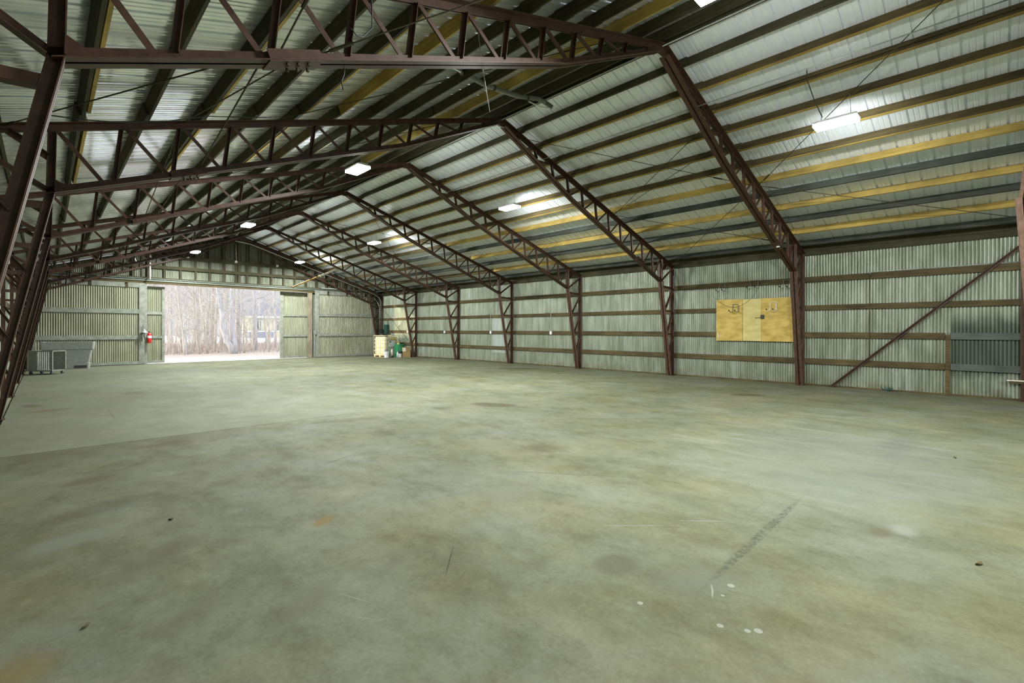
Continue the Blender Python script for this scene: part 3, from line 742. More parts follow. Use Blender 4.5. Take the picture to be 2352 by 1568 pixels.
# gable studs and rails
for i, x in enumerate([0.1, 0.8, 1.5, 2.25, 3.03, 3.61, 4.26, 4.92, 5.57, 6.19, 6.84, 7.44, 7.56, 7.98, 8.61, 9.24, 9.89, 10.52, 11.16, 11.77, 12.4, 13.0, 13.6, 14.3]):
    top = roofz(x)-0.30
    if top < 4.1: continue
    k = MB().box(x-0.045, x+0.045, 29.02, 29.12, 3.96, top)
    n = 'left of' if x < 7.5 else 'right of'
    nn = ORD[min(11, int(round(abs(x-7.5)/0.64)))]
    tag(k.build('gable_stud', M['dark']), f'dark upright gable stud above the header, {nn} {n} the peak' if abs(x-7.5) > 0.1 else
        f'dark upright gable stud directly under the peak, {"left" if x < 7.5 else "right"} of the pair', 'stud', 'gable studs above the doorway')
for (z0, z1, nm) in ((4.57, 4.73, 'lower'), (5.11, 5.27, 'upper'), (4.045, 4.12, 'lowest thin')):
    w = HALF-(z1-(EAVE+0.0))/SL-0.1
    k = MB().box(XM-w, XM+w, 28.985, 29.018, z0, z1)
    tag(k.build('gable_rail', M['dark']), f'{nm} dark horizontal rail across the far gable studs', 'rail')
def door(name, x0, x1, y, z0, z1, zrails, stile=0.17, top=0.20, lab=''):
    r = empty(name, ((x0+x1)/2, y, z0)); hw = (x1-x0)/2; H = z1-z0
    corr_o = corr('door_sheet', M['doorsheet'], 'X', -hw+0.02, hw-0.02, 0.02, lambda u: 0.03, lambda u: H-0.03, parent=r, pitch=0.082, amp=0.017)
    MB().box(-hw, -hw+stile, -0.045, 0.0, 0, H).build('stile', M['frame'], r, bevel=0.004)
    MB().box(hw-stile, hw, -0.045, 0.0, 0, H).build('stile', M['frame'], r, bevel=0.004)
    for (a, b) in [(0.0, 0.14), (H-top, H)]+[(q0-z0, q1-z0) for q0, q1 in zrails]:
        MB().box(-hw+stile, hw-stile, -0.040, 0.002, a, b).build('rail', M['frame'], r, bevel=0.004)
    struct(r, lab, 'door')
    return r
d1 = door('door_1', -0.50, 3.45, 28.88, -0.085, 3.80, [(1.10, 1.29), (2.33, 2.54)], 0.22, 0.22, 'wide left corrugated sliding door with pale frame beside the doorway')
d2 = door('door_2', 11.63, 15.62, 28.88, -0.085, 3.93, [(1.18, 1.34), (2.39, 2.58)], 0.24, 0.22, 'wide right corrugated sliding door with pale frame near the tote')
d3 = door('door_3', 3.45, 4.31, 29.38, -0.09, 3.70, [(1.13, 1.26), (2.31, 2.46)], 0.11, 0.10, 'narrow left corrugated door leaf edging the open doorway')
d4 = door('door_4', 9.80, 11.70, 29.38, -0.09, 3.80, [(1.16, 1.29), (2.36, 2.46)], 0.18, 0.10, 'narrow right corrugated door leaf edging the open doorway')
for d, xs_ in ((d1, (-1.0, 0.0, 1.3)), (d2, (-1.2, 0.0, 1.25))):
    for x in xs_:
        H = 3.88 if d is d1 else 4.01
        k = MB().box(x-0.05, x+0.05, -0.06, -0.03, H-0.22, H+0.0); k.lathe([(0.02, -0.03), (0.055, -0.02), (0.055, 0.02), (0.02, 0.03)], 12, (x, -0.05, H-0.02))
        k.build('roller_hanger', M['dark'], d)
# leaning pale conduit on right post and junction
k = MB().tube([(11.57, 28.80, -0.09), (11.60, 28.80, 1.35), (11.60, 28.80, 1.45)], 0.022, 8).box(11.55, 11.70, 28.77, 28.84, 1.30, 1.55)
tag(k.build('conduit', M['galv']), 'short upright pale conduit and box beside the right door post', 'conduit')

# conduits at the far end
def pipe(pts, r, mat, label, name='conduit', cat='conduit'):
    return tag(MB().tube(pts, r, 8).build(name, M[mat], smooth=True), label, cat)
pipe([(7.25, 28.45, 6.28), (8.0, 28.45, 6.20), (15.25, 28.45, 3.90), (15.62, 28.45, 3.70), (15.78, 28.45, 3.45), (15.80, 28.42, 1.55)], 0.024, 'galv',
     'long grey conduit following the right roof slope along the far gable')
pipe([(12.0, 28.80, 4.10), (14.9, 28.80, 4.10), (15.2, 28.80, 3.98), (15.60, 28.60, 3.4), (15.68, 28.45, 3.1), (15.68, 28.40, 1.55)], 0.018, 'galv',
     'thin grey conduit bending down beside the far right corner')
pipe([(7.37, 28.9, 6.2), (7.41, 28.9, 5.30)], 0.016, 'galv', 'thin vertical conduit dropping from the ridge on far gable')
for (x, z, w_) in ((7.41, 5.24, 'under the thin conduit at the gable centre'), (9.52, 5.22, 'on the upper gable rail right of centre'), (5.21, 5.27, 'on the upper gable rail left of centre')):
    k = MB().box(x-0.06, x+0.06, 28.93, 28.98, z-0.06, z+0.06)
    tag(k.build('junction_box', M['white'], bevel=0.006), f'small white junction box {w_}', 'box')
pipe([(3.63, 28.7, 3.98), (3.64, 28.7, 5.40)], 0.035, 'pinkpvc', 'upright pinkish-white plastic pipe above the left door edge', 'plastic_pipe', 'pipe')
pipe([(2.95, 28.6, 5.15), (3.12, 28.6, 4.72)], 0.03, 'pinkpvc', 'short slanting pinkish-white plastic pipe left of the upright one', 'plastic_pipe', 'pipe')
# hanging boards near the right roof slope at the far end
r = empty('hanging_board', (10.83, 26.2, 4.54)); tag(r, 'broken cream and orange board hanging bent from the far right roof slope', 'board')
MB().bar((-1.50, 0, -0.74), (0.03, 0, 0.01), 0.07, 0.045, (0, 1, 0)).build('lower_board', M['orange'], r)
MB().bar((-0.03, -0.03, -0.03), (1.40, 0.0, 0.675), 0.09, 0.03, (0, 1, 0)).build('upper_board', M['cream'], r)

# electrical gear in the far right corner
k = MB().box(XR-0.15, XR-0.0, 27.75, 28.12, 1.30, 1.92)
tag(k.build('electrical_panel', M['teal'], bevel=0.008), 'dark green electrical panel on the right wall in far corner', 'panel')
k = MB().box(XR-0.32, XR+0.0, 28.22, 28.50, 1.25, 1.60)
tag(k.build('electrical_panel', M['blk'], bevel=0.008), 'black electrical box low in the far corner left of green panel', 'panel')
pipe([(XR-0.03, 27.9, 1.95), (XR-0.03, 27.9, 2.25), (XR-0.03, 27.75, 2.33), (XR-0.03, 26.6, 2.33)], 0.018, 'galv', 'curved grey conduit leaving the top of green electrical panel')
pipe([(XR-0.02, 2.48, 0.84), (XR-0.02, 2.48, 3.15)], 0.012, 'brown', 'thin upright brown conduit on the near right wall')
pipe([(XR-0.02, 2.48, 3.10), (XR-0.02, 2.47, 3.18), (XR-0.02, 2.44, 3.185), (XR-0.02, -0.35, 3.185)], 0.011, 'galv', 'thin grey conduit along the top girt of near right wall')
# outlets with drops
for (y, zt, w_) in ((21.68, 2.23, 'sixth'), (17.83, 2.40, 'fifth'), (13.86, 2.38, 'fourth'), (25.48, 1.6, 'seventh')):
    r = empty('wall_outlet', (XR, y, 1.47))
    tag(r, f'white outlet box with thin conduit on right wall girt, {w_} bay from the camera', 'outlet', 'white outlet boxes on the right wall')
    MB().box(-0.05, 0.0, -0.06, 0.06, -0.07, 0.07).build('box', M['white'], r, bevel=0.006)
    if zt > 2:
        MB().tube([(-0.02, 0, 0.06), (-0.02, 0, zt-1.47-0.06), (-0.02, 0.06, zt-1.47), (-0.02, 0.35, zt-1.47)], 0.011, 6).build('conduit', M['galv'], r)

# plywood and brackets on the right wall
for (y0, y1, z0, z1, mt, lab) in ((5.78, 6.61, 1.26, 2.605, 'plyA', 'orange plywood sheet with grey hook, left of the three on right wall'),
                                  (5.215, 5.77, 1.265, 2.59, 'plyB', 'narrow pale plywood sheet in the middle of three'),
                                  (4.30, 5.21, 1.26, 2.60, 'plyA', 'orange plywood sheet with white hook beside the steel leg')):
    k = MB().box(XR-0.020, XR+0.0, y0, y1, z0, z1)
    tag(k.build('plywood_sheet', M[mt], bevel=0.002), lab, 'plywood', 'plywood sheets on the right wall')
def ubracket(y, z, w, h, mat, lab, x=XR-0.03):
    r = empty('wall_hook', (x, y, z)); tag(r, lab, 'hook')
    k = MB(); k.tube([(-0.005, -w/2, 0), (-0.01, -w/2+0.01, h), (-0.01, w/2-0.01, h), (-0.005, w/2, 0)], 0.011, 8); k.build('bar', M[mat], r)
    for s_ in (-1, 1):
        MB().tube([(-0.005, s_*w/2, 0.0), (-0.10, s_*w/2+0.02, -0.02), (-0.16, s_*w/2+0.05, 0.03)], 0.011, 8).build('arm', M[mat], r)
        MB().tube([(-0.15, s_*w/2+0.047, 0.02), (-0.18, s_*w/2+0.055, 0.05)], 0.017, 8).build('tip', M['blk'], r)
ubracket(6.41, 2.89, 0.19, 0.23, 'greyp', 'grey U-shaped steel hook on top girt, farthest from the truss leg')
ubracket(5.42, 2.92, 0.24, 0.24, 'greyp', 'grey U-shaped steel hook on top girt above pale plywood')
ubracket(4.50, 2.88, 0.19, 0.23, 'greyp', 'grey U-shaped steel hook on top girt partly behind the leg')
ubracket(5.99, 2.20, 0.18, 0.24, 'greyp', 'grey U-shaped hook on the left orange plywood sheet', XR-0.035)
ubracket(4.87, 2.21, 0.18, 0.24, 'white', 'white U-shaped hook on the right orange plywood sheet', XR-0.035)
r = empty('door_latch', (XR-0.03, 5.18, 2.02)); tag(r, 'black latch box between pale and orange plywood sheets', 'latch')
MB().box(-0.02, 0.012, -0.05, 0.05, -0.06, 0.06).build('plate', M['blk'], r, bevel=0.004)
MB().tube([(-0.015, 0.05, -0.02), (-0.015, 0.20, -0.02), (-0.015, 0.20, -0.06)], 0.006, 6).build('pull_rod', M['blk'], r)
k = MB().tube([(XR-0.035, 6.55, 1.55), (XR-0.035, 6.52, 1.34)], 0.012, 6)
tag(k.build('metal_bar', M['white']), 'small white bar at the lower corner of left plywood sheet', 'bar')
# thin cable sagging over the plywood
pts = [(XR-0.045, 5.30+0.35*i*0.5, 2.86-0.30*i*0.8+0.035*i*i*0.8) for i in range(9)]
pipe(pts, 0.004, 'blk', 'thin dark wire drooping across the plywood sheets', 'cable', 'cable')

k = MB().lathe([(0.045, 0.0), (0.045, 0.02), (0.02, 0.04)], 14, (13.72, FR[1]-0.03, 3.775))
tag(k.build('motion_sensor', M['white']), 'small round white sensor under the lower chord beside the plywood', 'sensor')
# little things near the right wall foot
k = MB(); random.seed(5)
for i in range(9):
    a = random.random()*0.5-0.25
    k.tube([(0, 0, 0), (a*0.3, a*0.6, 0.07+0.04*random.random()), (a*0.4, a*0.5, 0.11+0.06*random.random())], 0.014, 5, 0.004)
o = k.build('weed_sprig', M['teal']); o.location = (XR-0.07, 2.11, 0.0); tag(o, 'small dark green sprig growing at the foot of near right wall', 'plant')
r = empty('wall_bracket', (XR-0.02, -0.24, 0.46)); tag(r, 'pale wooden strip with rusty bracket on the near right wall', 'bracket')
MB().box(-0.04, 0.02, -0.30, 0.14, -0.012, 0.012).build('strip', M['cream'], r)
MB().box(-0.03, 0.02, -0.14, 0.09, -0.07, -0.013).build('bracket_plate', M['brown'], r)
MB().tube([(-0.02, -0.1, -0.05), (-0.03, -0.13, -0.16)], 0.012, 6).build('hook', M['brown'], r)

# fire extinguisher and tin lampshade on the left door post
r = empty('fire_extinguisher', (3.62, 28.76, 0.92)); tag(r, 'red fire extinguisher with white label hung on the left door post', 'fire extinguisher')
MB().lathe([(0.005, 0), (0.085, 0.005), (0.092, 0.03), (0.092, 0.40), (0.075, 0.46), (0.035, 0.49), (0.03, 0.50)], 20).build('cylinder', M['red'], r, smooth=True)
MB().lathe([(0.0925, 0), (0.0935, 0.001), (0.0935, 0.11), (0.0925, 0.111)], 20, (0, 0, 0.24)).build('label_band', M['white'], r)
MB().lathe([(0.028, 0), (0.028, 0.04), (0.015, 0.05)], 12, (0, 0, 0.50)).box(-0.09, 0.04, -0.012, 0.012, 0.545, 0.56).build('valve_handle', M['blk'], r)
MB().tube([(0.03, 0, 0.52), (0.10, 0, 0.50), (0.12, 0, 0.38), (0.11, 0, 0.16)], 0.011, 8).build('hose', M['blk'], r)
MB().box(-0.03, 0.03, 0.05, 0.22, 0.30, 0.42).build('wall_mount', M['blk'], r)
r = empty('tin_lampshade', (3.42, 28.72, 1.42)); tag(r, 'small grey tin cone shade above the red fire extinguisher', 'lampshade')
MB().lathe([(0.155, 0.0), (0.15, 0.012), (0.06, 0.10), (0.03, 0.14), (0.028, 0.17)], 20).build('shade', M['galv'], r, smooth=True)
MB().tube([(0, 0, 0.16), (0, 0.02, 0.30), (-0.03, 0.08, 0.38), (0.02, 0.14, 0.44)], 0.010, 6).build('cord', M['greyp'], r)
MB().tube([(-0.02, 0, 0.02), (-0.06, 0, -0.15), (-0.03, 0, -0.40)], 0.012, 6).build('pull_chain', M['white'], r)

# ---------------- cart and tub at the far left ----------------
def cart():
    r = empty('slatted_cart', (0.06, 24.15, fz(24.2)), -0.74)
    tag(r, 'grey slatted metal cart on castors in front of the tub', 'cart')
    g = M['cart']; L, Wd, z0, z1 = 0.42, 0.26, 0.16, 0.86
    MB().box(-L, L, -Wd, Wd, z0-0.05, z0).build('deck', g, r, bevel=0.006)
    for (x, y) in ((-L, -Wd), (L, -Wd), (L, Wd), (-L, Wd)):
        MB().box(x-0.02, x+0.02, y-0.02, y+0.02, z0, z1).build('post', g, r)
        k = MB(); k.tube([(x*0.86-0.018, y*0.8, 0.055), (x*0.86+0.018, y*0.8, 0.055)], 0.055, 14)
        c = k.build('castor_wheel', M['blk'], r)
        MB().box(x*0.86-0.03, x*0.86+0.03, y*0.8-0.02, y*0.8+0.02, 0.055, 0.11).build('castor_fork', g, c)
    k = MB(); k.box(-L-0.02, L+0.02, -Wd-0.02, -Wd+0.02, z1-0.04, z1).box(-L-0.02, L+0.02, Wd-0.02, Wd+0.02, z1-0.04, z1)
    k.box(-L-0.02, -L+0.02, -Wd+0.02, Wd-0.02, z1-0.04, z1).box(L-0.02, L+0.02, -Wd+0.02, Wd-0.02, z1-0.04, z1); k.build('top_rail', g, r)
    for i in range(6):
        x = -0.07+i*0.072
        MB().box(x-0.014, x+0.014, -Wd-0.008, -Wd+0.008, z0, z1-0.04).build('slat', M['white'], r)
    MB().box(-L+0.02, -0.11, -Wd-0.006, -Wd+0.006, z0, z1-0.04).build('side_panel', g, r)
    MB().box(-L+0.02, L-0.02, Wd-0.006, Wd+0.006, z0, z1-0.04).build('side_panel', g, r)
cart()
def tub():
    r = empty('storage_tub', (0.72, 27.3, fz(27.3)), -0.10)
    tag(r, 'large tapered grey plastic tub against the left sliding door', 'tub')
    k = MB()
    def ring(w, d, z, c=0.06):
        pts = []
        for (sx_, sy_) in ((1, 1), (-1, 1), (-1, -1), (1, -1)):
            for a in range(4):
                t = {(1, 1): 0, (-1, 1): PI/2, (-1, -1): PI, (1, -1): 1.5*PI}[(sx_, sy_)]+a*PI/6
                pts.append((sx_*(w-c)+c*math.cos(t), sy_*(d-c)+c*math.sin(t), z))
        return pts
    prof = [(0.66, 0.36, 0.0), (0.68, 0.38, 0.24), (0.66, 0.36, 0.25), (0.76, 0.44, 0.82), (0.81, 0.49, 0.83), (0.83, 0.50, 1.10), (0.83, 0.50, 1.13), (0.77, 0.45, 1.13), (0.72, 0.40, 0.6), (0.64, 0.34, 0.2)]
    for p in prof: k.v += ring(*p)
    for i in range(len(prof)-1):
        for j in range(16): k.f.append((i*16+j, i*16+(j+1) % 16, (i+1)*16+(j+1) % 16, (i+1)*16+j))
    k.f.append(tuple(range(16))[::-1]); k.f.append(tuple((len(prof)-1)*16+j for j in range(16)))
    k.build('tub_body', M['tub'], r)
    for x in (-0.40, 0.40):
        MB().box(x-0.2, x+0.2, -0.392, -0.382, 0.05, 0.15).build('fork_slot', M['blk'], r)
tub()

# ---------------- goods in the far right corner ----------------
zc = fz(26.0)
def tote():
    r = empty('caged_tote', (15.0, 26.35, zc), 0.28)
    tag(r, 'cream caged liquid tote on a wooden pallet in the far corner', 'tote')
    L, D = 0.56, 0.48
    k = MB().box(-L+0.03, L-0.03, -D+0.03, D-0.03, 0.16, 1.22); k.build('bladder', M['tote'], r, bevel=0.05)
    MB().lathe([(0.11, 0), (0.11, 0.05), (0.10, 0.06)], 16, (0, 0, 1.22)).build('filler_cap', M['blk'], r)
    for i, x in enumerate([-L+i*2*L/6 for i in range(7)]):
        for y in (-D, D):
            MB().tube([(x, y, 0.14), (x, y, 1.30)], 0.011, 6).build('cage_bar', M['tote'], r)
    for i, y in enumerate([-D+i*2*D/6 for i in range(1, 6)]):
        for x in (-L, L):
            MB().tube([(x, y, 0.14), (x, y, 1.30)], 0.011, 6).build('cage_bar', M['tote'], r)
    for z in (0.16, 0.38, 0.60, 0.84, 1.06, 1.30):
        MB().tube([(-L, -D, z), (L, -D, z), (L, D, z), (-L, D, z), (-L, -D, z)], 0.013, 6).build('cage_hoop', M['tote'], r)
    MB().box(-0.32, 0.20, -D-0.02, -D-0.012, 0.62, 0.98).build('label_plate', M['white'], r)
    MB().box(-0.28, -0.12, -D-0.024, -D-0.0205, 0.88, 0.95).build('label_print', M['navy'], r)
    MB().box(-0.12, 0.20, -D-0.02, -D-0.012, 1.04, 1.16).build('yellow_sign', M['yel'], r)
    for y in (-D+0.06, 0, D-0.06):
        MB().box(-L, L, y-0.05, y+0.05, 0.012, 0.09).build('pallet_runner', M['pallet'], r)
    MB().box(-L, L, -D, D, 0.09, 0.14).build('pallet_deck', M['pallet'], r)
    MB().box(-L, L, -D, D, 0.0, 0.012).build('pallet_base', M['pallet'], r)
tote()
def can(name, x, y, rad, h, mat, lab, cat, lid=None, prof=None, z=None):
    r = empty(name, (x, y, zc+0.0 if z is None else z)); tag(r, lab, cat)
    MB().lathe(prof or [(rad*0.88, 0), (rad*0.9, 0.01), (rad, h*0.96), (rad*1.06, h*0.965), (rad*1.06, h), (rad*0.9, h)], 22).build('body', M[mat], r, smooth=False)
    if lid: MB().lathe([(rad*1.08, h), (rad*1.1, h+0.01), (rad*1.1, h+0.05), (rad*0.9, h+0.06)], 22).build('lid', M[lid], r)
    return r
b = can('plastic_pail', 14.40, 25.28, 0.15, 0.38, 'white', 'white plastic pail standing in front of the caged tote', 'pail')
tag(MB().box(-0.10, 0.09, -0.08, 0.08, 0, 0.14).build('rag_bundle', M['galv'], bevel=0.03), 'crumpled grey rag bundle on top of the white pail', 'rag').location = (14.40, 25.28, zc+0.382)
can('plastic_pail', 14.60, 25.60, 0.14, 0.36, 'tub', 'grey plastic pail behind the white one beside the tote', 'pail')
def bottle(x, y, r_, h, mat, cap, lab):
    r = empty('plastic_bottle', (x, y, zc)); tag(r, lab, 'bottle')
    MB().lathe([(r_, 0), (r_, h*0.72), (r_*0.45, h*0.88), (r_*0.4, h*0.93)], 16).build('body', M[mat], r, smooth=True)
    MB().lathe([(r_*0.5, 0), (r_*0.5, h*0.07)], 12, (0, 0, h*0.93)).build('cap', M[cap], r)
bottle(14.72, 25.22, 0.055, 0.55, 'white', 'navy', 'tall white bottle with blue cap beside the white pail')
bottle(14.62, 25.05, 0.06, 0.16, 'blk', 'blk', 'small black bottle on the floor before the tall bottle')
bottle(14.98, 25.02, 0.055, 0.38, 'white', 'galv', 'white bottle standing left of the black-lidded pail')
b = can('plastic_pail', 15.13, 25.05, 0.145, 0.24, 'white', 'low white pail with dark lid in front of green bin', 'pail', lid=None)
k = MB().lathe([(0.15, 0.245), (0.158, 0.25), (0.158, 0.36), (0.14, 0.37)], 22); k.build('lid', M['blk'], b)
def greenbin():
    r = empty('green_bin', (15.35, 25.45, zc), -0.5); tag(r, 'dark green ribbed rubbish bin behind the cardboard boxes', 'bin')
    prof = [(0.24, 0.0), (0.25, 0.02), (0.285, 0.70), (0.30, 0.71), (0.305, 0.78), (0.285, 0.785), (0.27, 0.70)]
    MB().lathe(prof, 24).build('body', M['green'], r)
    for j in range(10):
        t = 2*PI*j/10; c_, s_ = math.cos(t), math.sin(t)
        MB().bar((0.25*c_, 0.25*s_, 0.06), (0.288*c_, 0.288*s_, 0.66), 0.03, 0.02, (c_, s_, 0)).build('rib', M['green'], r)
greenbin()
r = empty('yellow_jug', (15.27, 25.42, zc+0.70)); tag(r, 'yellow jug handle sticking out of the green bin', 'jug')
MB().lathe([(0.08, 0), (0.085, 0.10), (0.05, 0.15), (0.02, 0.16)], 14).build('body', M['yel'], r, smooth=True)
MB().tube([(-0.05, 0, 0.13), (-0.05, 0, 0.20), (0.02, 0, 0.23), (0.07, 0, 0.18), (0.07, 0, 0.12)], 0.013, 8).build('handle', M['yel'], r)
k = MB().box(-0.07, 0.07, -0.08, 0.08, 0, 0.16); o = k.build('black_bag', M['blk'], bevel=0.04); o.location = (15.43, 25.38, zc+0.70)
tag(o, 'black bag stuffed in the green bin beside the yellow jug', 'bag')
def cbox(x, y, rz_, w, d, h, lab, z=zc):
    r = empty('cardboard_box', (x, y, z), rz_); tag(r, lab, 'box', 'cardboard boxes in the far corner')
    MB().box(-w/2, w/2, -d/2, d/2, 0, h).build('body', M['card'], r, bevel=0.004)
    MB().box(-w/2+0.002, w/2-0.002, -0.025, 0.025, h, h+0.003).build('tape', M['pallet'], r)
    return r
cbox(15.50, 24.90, -0.45, 0.46, 0.34, 0.33, 'brown cardboard box on the floor before the green bin')
b = cbox(15.50, 24.92, -0.40, 0.44, 0.34, 0.26, 'brown cardboard box with white flap stacked on the other', z=zc+0.335)
MB().box(-0.225, -0.06, -0.180, -0.172, 0.02, 0.24).build('flap_label', M['white'], b)
b = can('oil_drum', 15.70, 25.95, 0.18, 0.66, 'tub', 'grey drum behind the green bin against the right wall', 'drum')
r = empty('boat_motor', (15.3, 27.7, 0)) if False else None
# tools on the tote
k = MB().tube([(-0.30, 0, 0.05), (0.25, 0.03, 0.07)], 0.04, 10).box(-0.4, -0.2, -0.10, 0.1, 0, 0.09)
o = k.build('hand_tool', M['blk']); o.location = (15.0, 26.25, zc+1.315); tag(o, 'black hand tool lying on top of the caged tote', 'tool')
k = MB().box(-0.25, 0.2, -0.05, 0.05, 0, 0.07); o = k.build('wood_block', M['pallet'], bevel=0.01); o.location = (15.12, 26.55, zc+1.315); tag(o, 'pale wooden block lying on top of the caged tote', 'block')

# ---------------- overhead odds and ends ----------------
r = empty('exhaust_pipe', (0, 6.4, 0)); tag(r, 'grey bent steel pipe hung under the left roof slope near the ridge', 'pipe')
P0 = [(4.55, 0, 5.72), (5.14, 0, 6.02)]
MB().tube([(4.30, -0.55, 5.60), (4.75, -0.3, 5.78), (5.10, 0.0, 5.92)], 0.035, 10).build('pipe_section', M['greyp'], r)
MB().tube([(5.06, -0.04, 5.93), (5.75, 0.12, 6.02), (6.70, 0.25, 6.20), (7.25, 0.25, 6.34)], 0.044, 10).build('pipe_section', M['greyp'], r)
MB().tube([(7.25, 0.25, 6.34), (7.42, 0.20, 6.30), (7.50, 0.1, 6.20)], 0.045, 10).build('elbow', M['greyp'], r)
for p in ((5.06, -0.04, 5.93), (5.9, 0.14, 6.05), (6.9, 0.25, 6.25)):
    MB().tube([(p[0]-0.01, p[1], p[2]), (p[0]+0.03, p[1], p[2]+0.005)], 0.056, 12).build('coupling', M['dark'], r)
MB().tube([(6.95, 0.25, 6.19), (7.2, 0.2, 6.16), (7.46, 0.1, 6.16)], 0.014, 6).build('drip_tube', M['white'], r)
pipe([(2.10, 4.0, 4.73), (2.15, 4.05, 4.57), (2.18, 4.1, 4.41), (2.10, 4.12, 4.30), (2.00, 4.05, 4.24), (1.93, 4.02, 4.26)], 0.007, 'blk', 'black cord looping over the nearest lower chord', 'cord', 'cord')
pipe([(1.96, 4.2, 4.05), (1.955, 4.2, 3.93), (1.93, 4.2, 3.86), (1.945, 4.2, 3.78)], 0.006, 'blk', 'short black cord end dangling below the nearest lower chord', 'cord', 'cord')
pipe([(3.87, 4.6, 5.46), (3.96, 4.6, 4.95), (4.09, 4.6, 4.40)], 0.005, 'galv', 'thin upright hanging wire below the yellow purlin', 'wire', 'wire')
pts = [(-0.1+0.42*i, 7.6, 4.02+0.135*i*0.9-0.10*math.sin(PI*i/4 if i < 5 else 0)) for i in range(7)]
pipe(pts, 0.007, 'blk', 'black cable draped along the left purlins before the third truss', 'cable', 'cable')
pipe([(9.0, -0.3, 5.93), (9.02, 2.0, 5.93), (9.04, 6, 5.93), (9.06, 12.2, 5.93)], 0.010, 'galv', 'thin grey conduit along a right slope purlin above lamps')
pipe([(9.0, 2.25, 5.90), (9.2, 2.3, 5.84), (9.55, 2.28, 5.62), (9.75, 2.2, 5.34)], 0.008, 'blk', 'dark looped power cord feeding the nearest right lamp', 'cord', 'cord')
pipe([(7.62, -0.3, 6.50), (7.62, 28.4, 6.50)], 0.014, 'galv', 'long thin conduit running along under the ridge beam')
for (x, z, s_, rz_, lab) in ((0.62, 4.06, 0, 0.4, 'small brown leaf scrap on the left floor'),):
    pass
def scrap(x, y, w, h, rz_, mat, lab):
    k = MB(); n = 7
    k.v = [(w*math.cos(2*PI*i/n)*(0.8+0.3*math.sin(i*3)), h*math.sin(2*PI*i/n), zz+0.004*math.sin(i*2)) for zz in (0.001, 0.009) for i in range(n)]
    k.f = [tuple(range(n))[::-1], tuple(range(n, 2*n))]+[(i, (i+1) % n, n+(i+1) % n, n+i) for i in range(n)]
    o = k.build('leaf_scrap', M[mat]); o.location = (x, y, 0.003); o.rotation_euler = (0, 0, rz_)
    tag(o, lab, 'scrap')
scrap(4.58, 0.10, 0.045, 0.012, -0.4, 'olive', 'brown wood sliver on the bare floor at lower right')
scrap(0.16, 3.43, 0.035, 0.008, 0.9, 'dark', 'dark curled leaf on the bare floor at lower left')
scrap(0.76, 4.86, 0.022, 0.014, 0.2, 'dark', 'small dark leaf on the floor left of the rusty patch')
scrap(8.2, 0.4, 0.06, 0.012, 0.2, 'olive', 'thin brown sliver on the whitish scraped floor at right')

# ---------------- outdoors ----------------
k = MB(); gx = [-60, -20, 0, 20, 40, 90, 160]; gy = [YE+0.30, 33, 38, 45, 60, 90, 130, 200]
for y in gy:
    for x in gx: k.v.append((x, y, -0.13 if y < 30 else (-0.28 if y < 60 else -0.28+0.004*(y-60))))
for j in range(len(gy)-1):
    for i in range(len(gx)-1):
        a = j*len(gx)+i; k.f.append((a, a+1, a+1+len(gx), a+len(gx)))
struct(k.build('ground', M['ground']))
struct(MB().box(-40, 60, -70, YB-0.05, -0.6, -0.12).build('ground_rear_added', M['ground']))  # unseen snow added outside the rear opening to bounce light in
k = MB(); random.seed(11); nx, ny = 40, 14
for j in range(ny+1):
    for i in range(nx+1):
        x = -70+230*i/nx; y = 130+90*j/ny
        k.v.append((x, y+0.15*abs(x-30)*0, -0.5+58*(1-math.cos(PI*min(1, j/ny)))/2+random.uniform(-0.8, 0.8)))
for j in range(ny):
    for i in range(nx): a = j*(nx+1)+i; k.f.append((a, a+1, a+nx+2, a+nx+1))
struct(k.build('hills', M['hill'], smooth=True))

def tree_mesh(name, seed, H, r0, lean, mat, nb=26, twigs=4, lowest=0.25, stems=None, tw=1.0):
    rnd = random.Random(seed)
    root = empty(name)
    k = MB(); kb = MB()
    stems = stems or [[(0, 0, 0)] + [(lean*H*t+rnd.uniform(-.02, .02)*H*t, rnd.uniform(-.015, .015)*H*t, H*t) for t in (0.15, 0.3, 0.5, 0.7, 0.85, 1.0)]]
    for st_ in stems:
        k.tube(st_, r0, 8, r0*0.16)
        m = len(st_)-1
        for b in range(nb):
            t = lowest+(1-lowest)*rnd.random()**0.8; f = t*m; i = min(int(f), m-1)
            p = Vector(st_[i]).lerp(Vector(st_[i+1]), f-i)
            az = rnd.random()*2*PI; el = rnd.uniform(0.15, 1.0); L = H*rnd.uniform(0.10, 0.30)*(1.15-t*0.6)
            d = Vector((math.cos(az)*math.cos(el), math.sin(az)*math.cos(el), math.sin(el)))
            q1 = p+d*L*0.5; q2 = q1+(d+Vector((rnd.uniform(-.4, .4), rnd.uniform(-.4, .4), 0.35))).normalized()*L*0.6
            rb = r0*0.30*(1.1-t)
            kb.tube([p, q1, q2], max(rb, 0.012*tw), 4, 0.006*tw, cap=False)
            for c in range(twigs):
                u = rnd.random(); s0 = p.lerp(q1, u) if rnd.random() < 0.5 else q1.lerp(q2, u)
                dd = (d+Vector((rnd.uniform(-1, 1), rnd.uniform(-1, 1), rnd.uniform(-.3, 1)))).normalized()
                e = s0+dd*L*rnd.uniform(0.25, 0.6)
                kb.tube([s0, s0.lerp(e, 0.5)+Vector((0, 0, 0.03*L)), e], 0.009*tw, 3, 0.004*tw, cap=False)
    k.build('trunk', mat, root, smooth=True); kb.build('branches', mat, root)
    return root
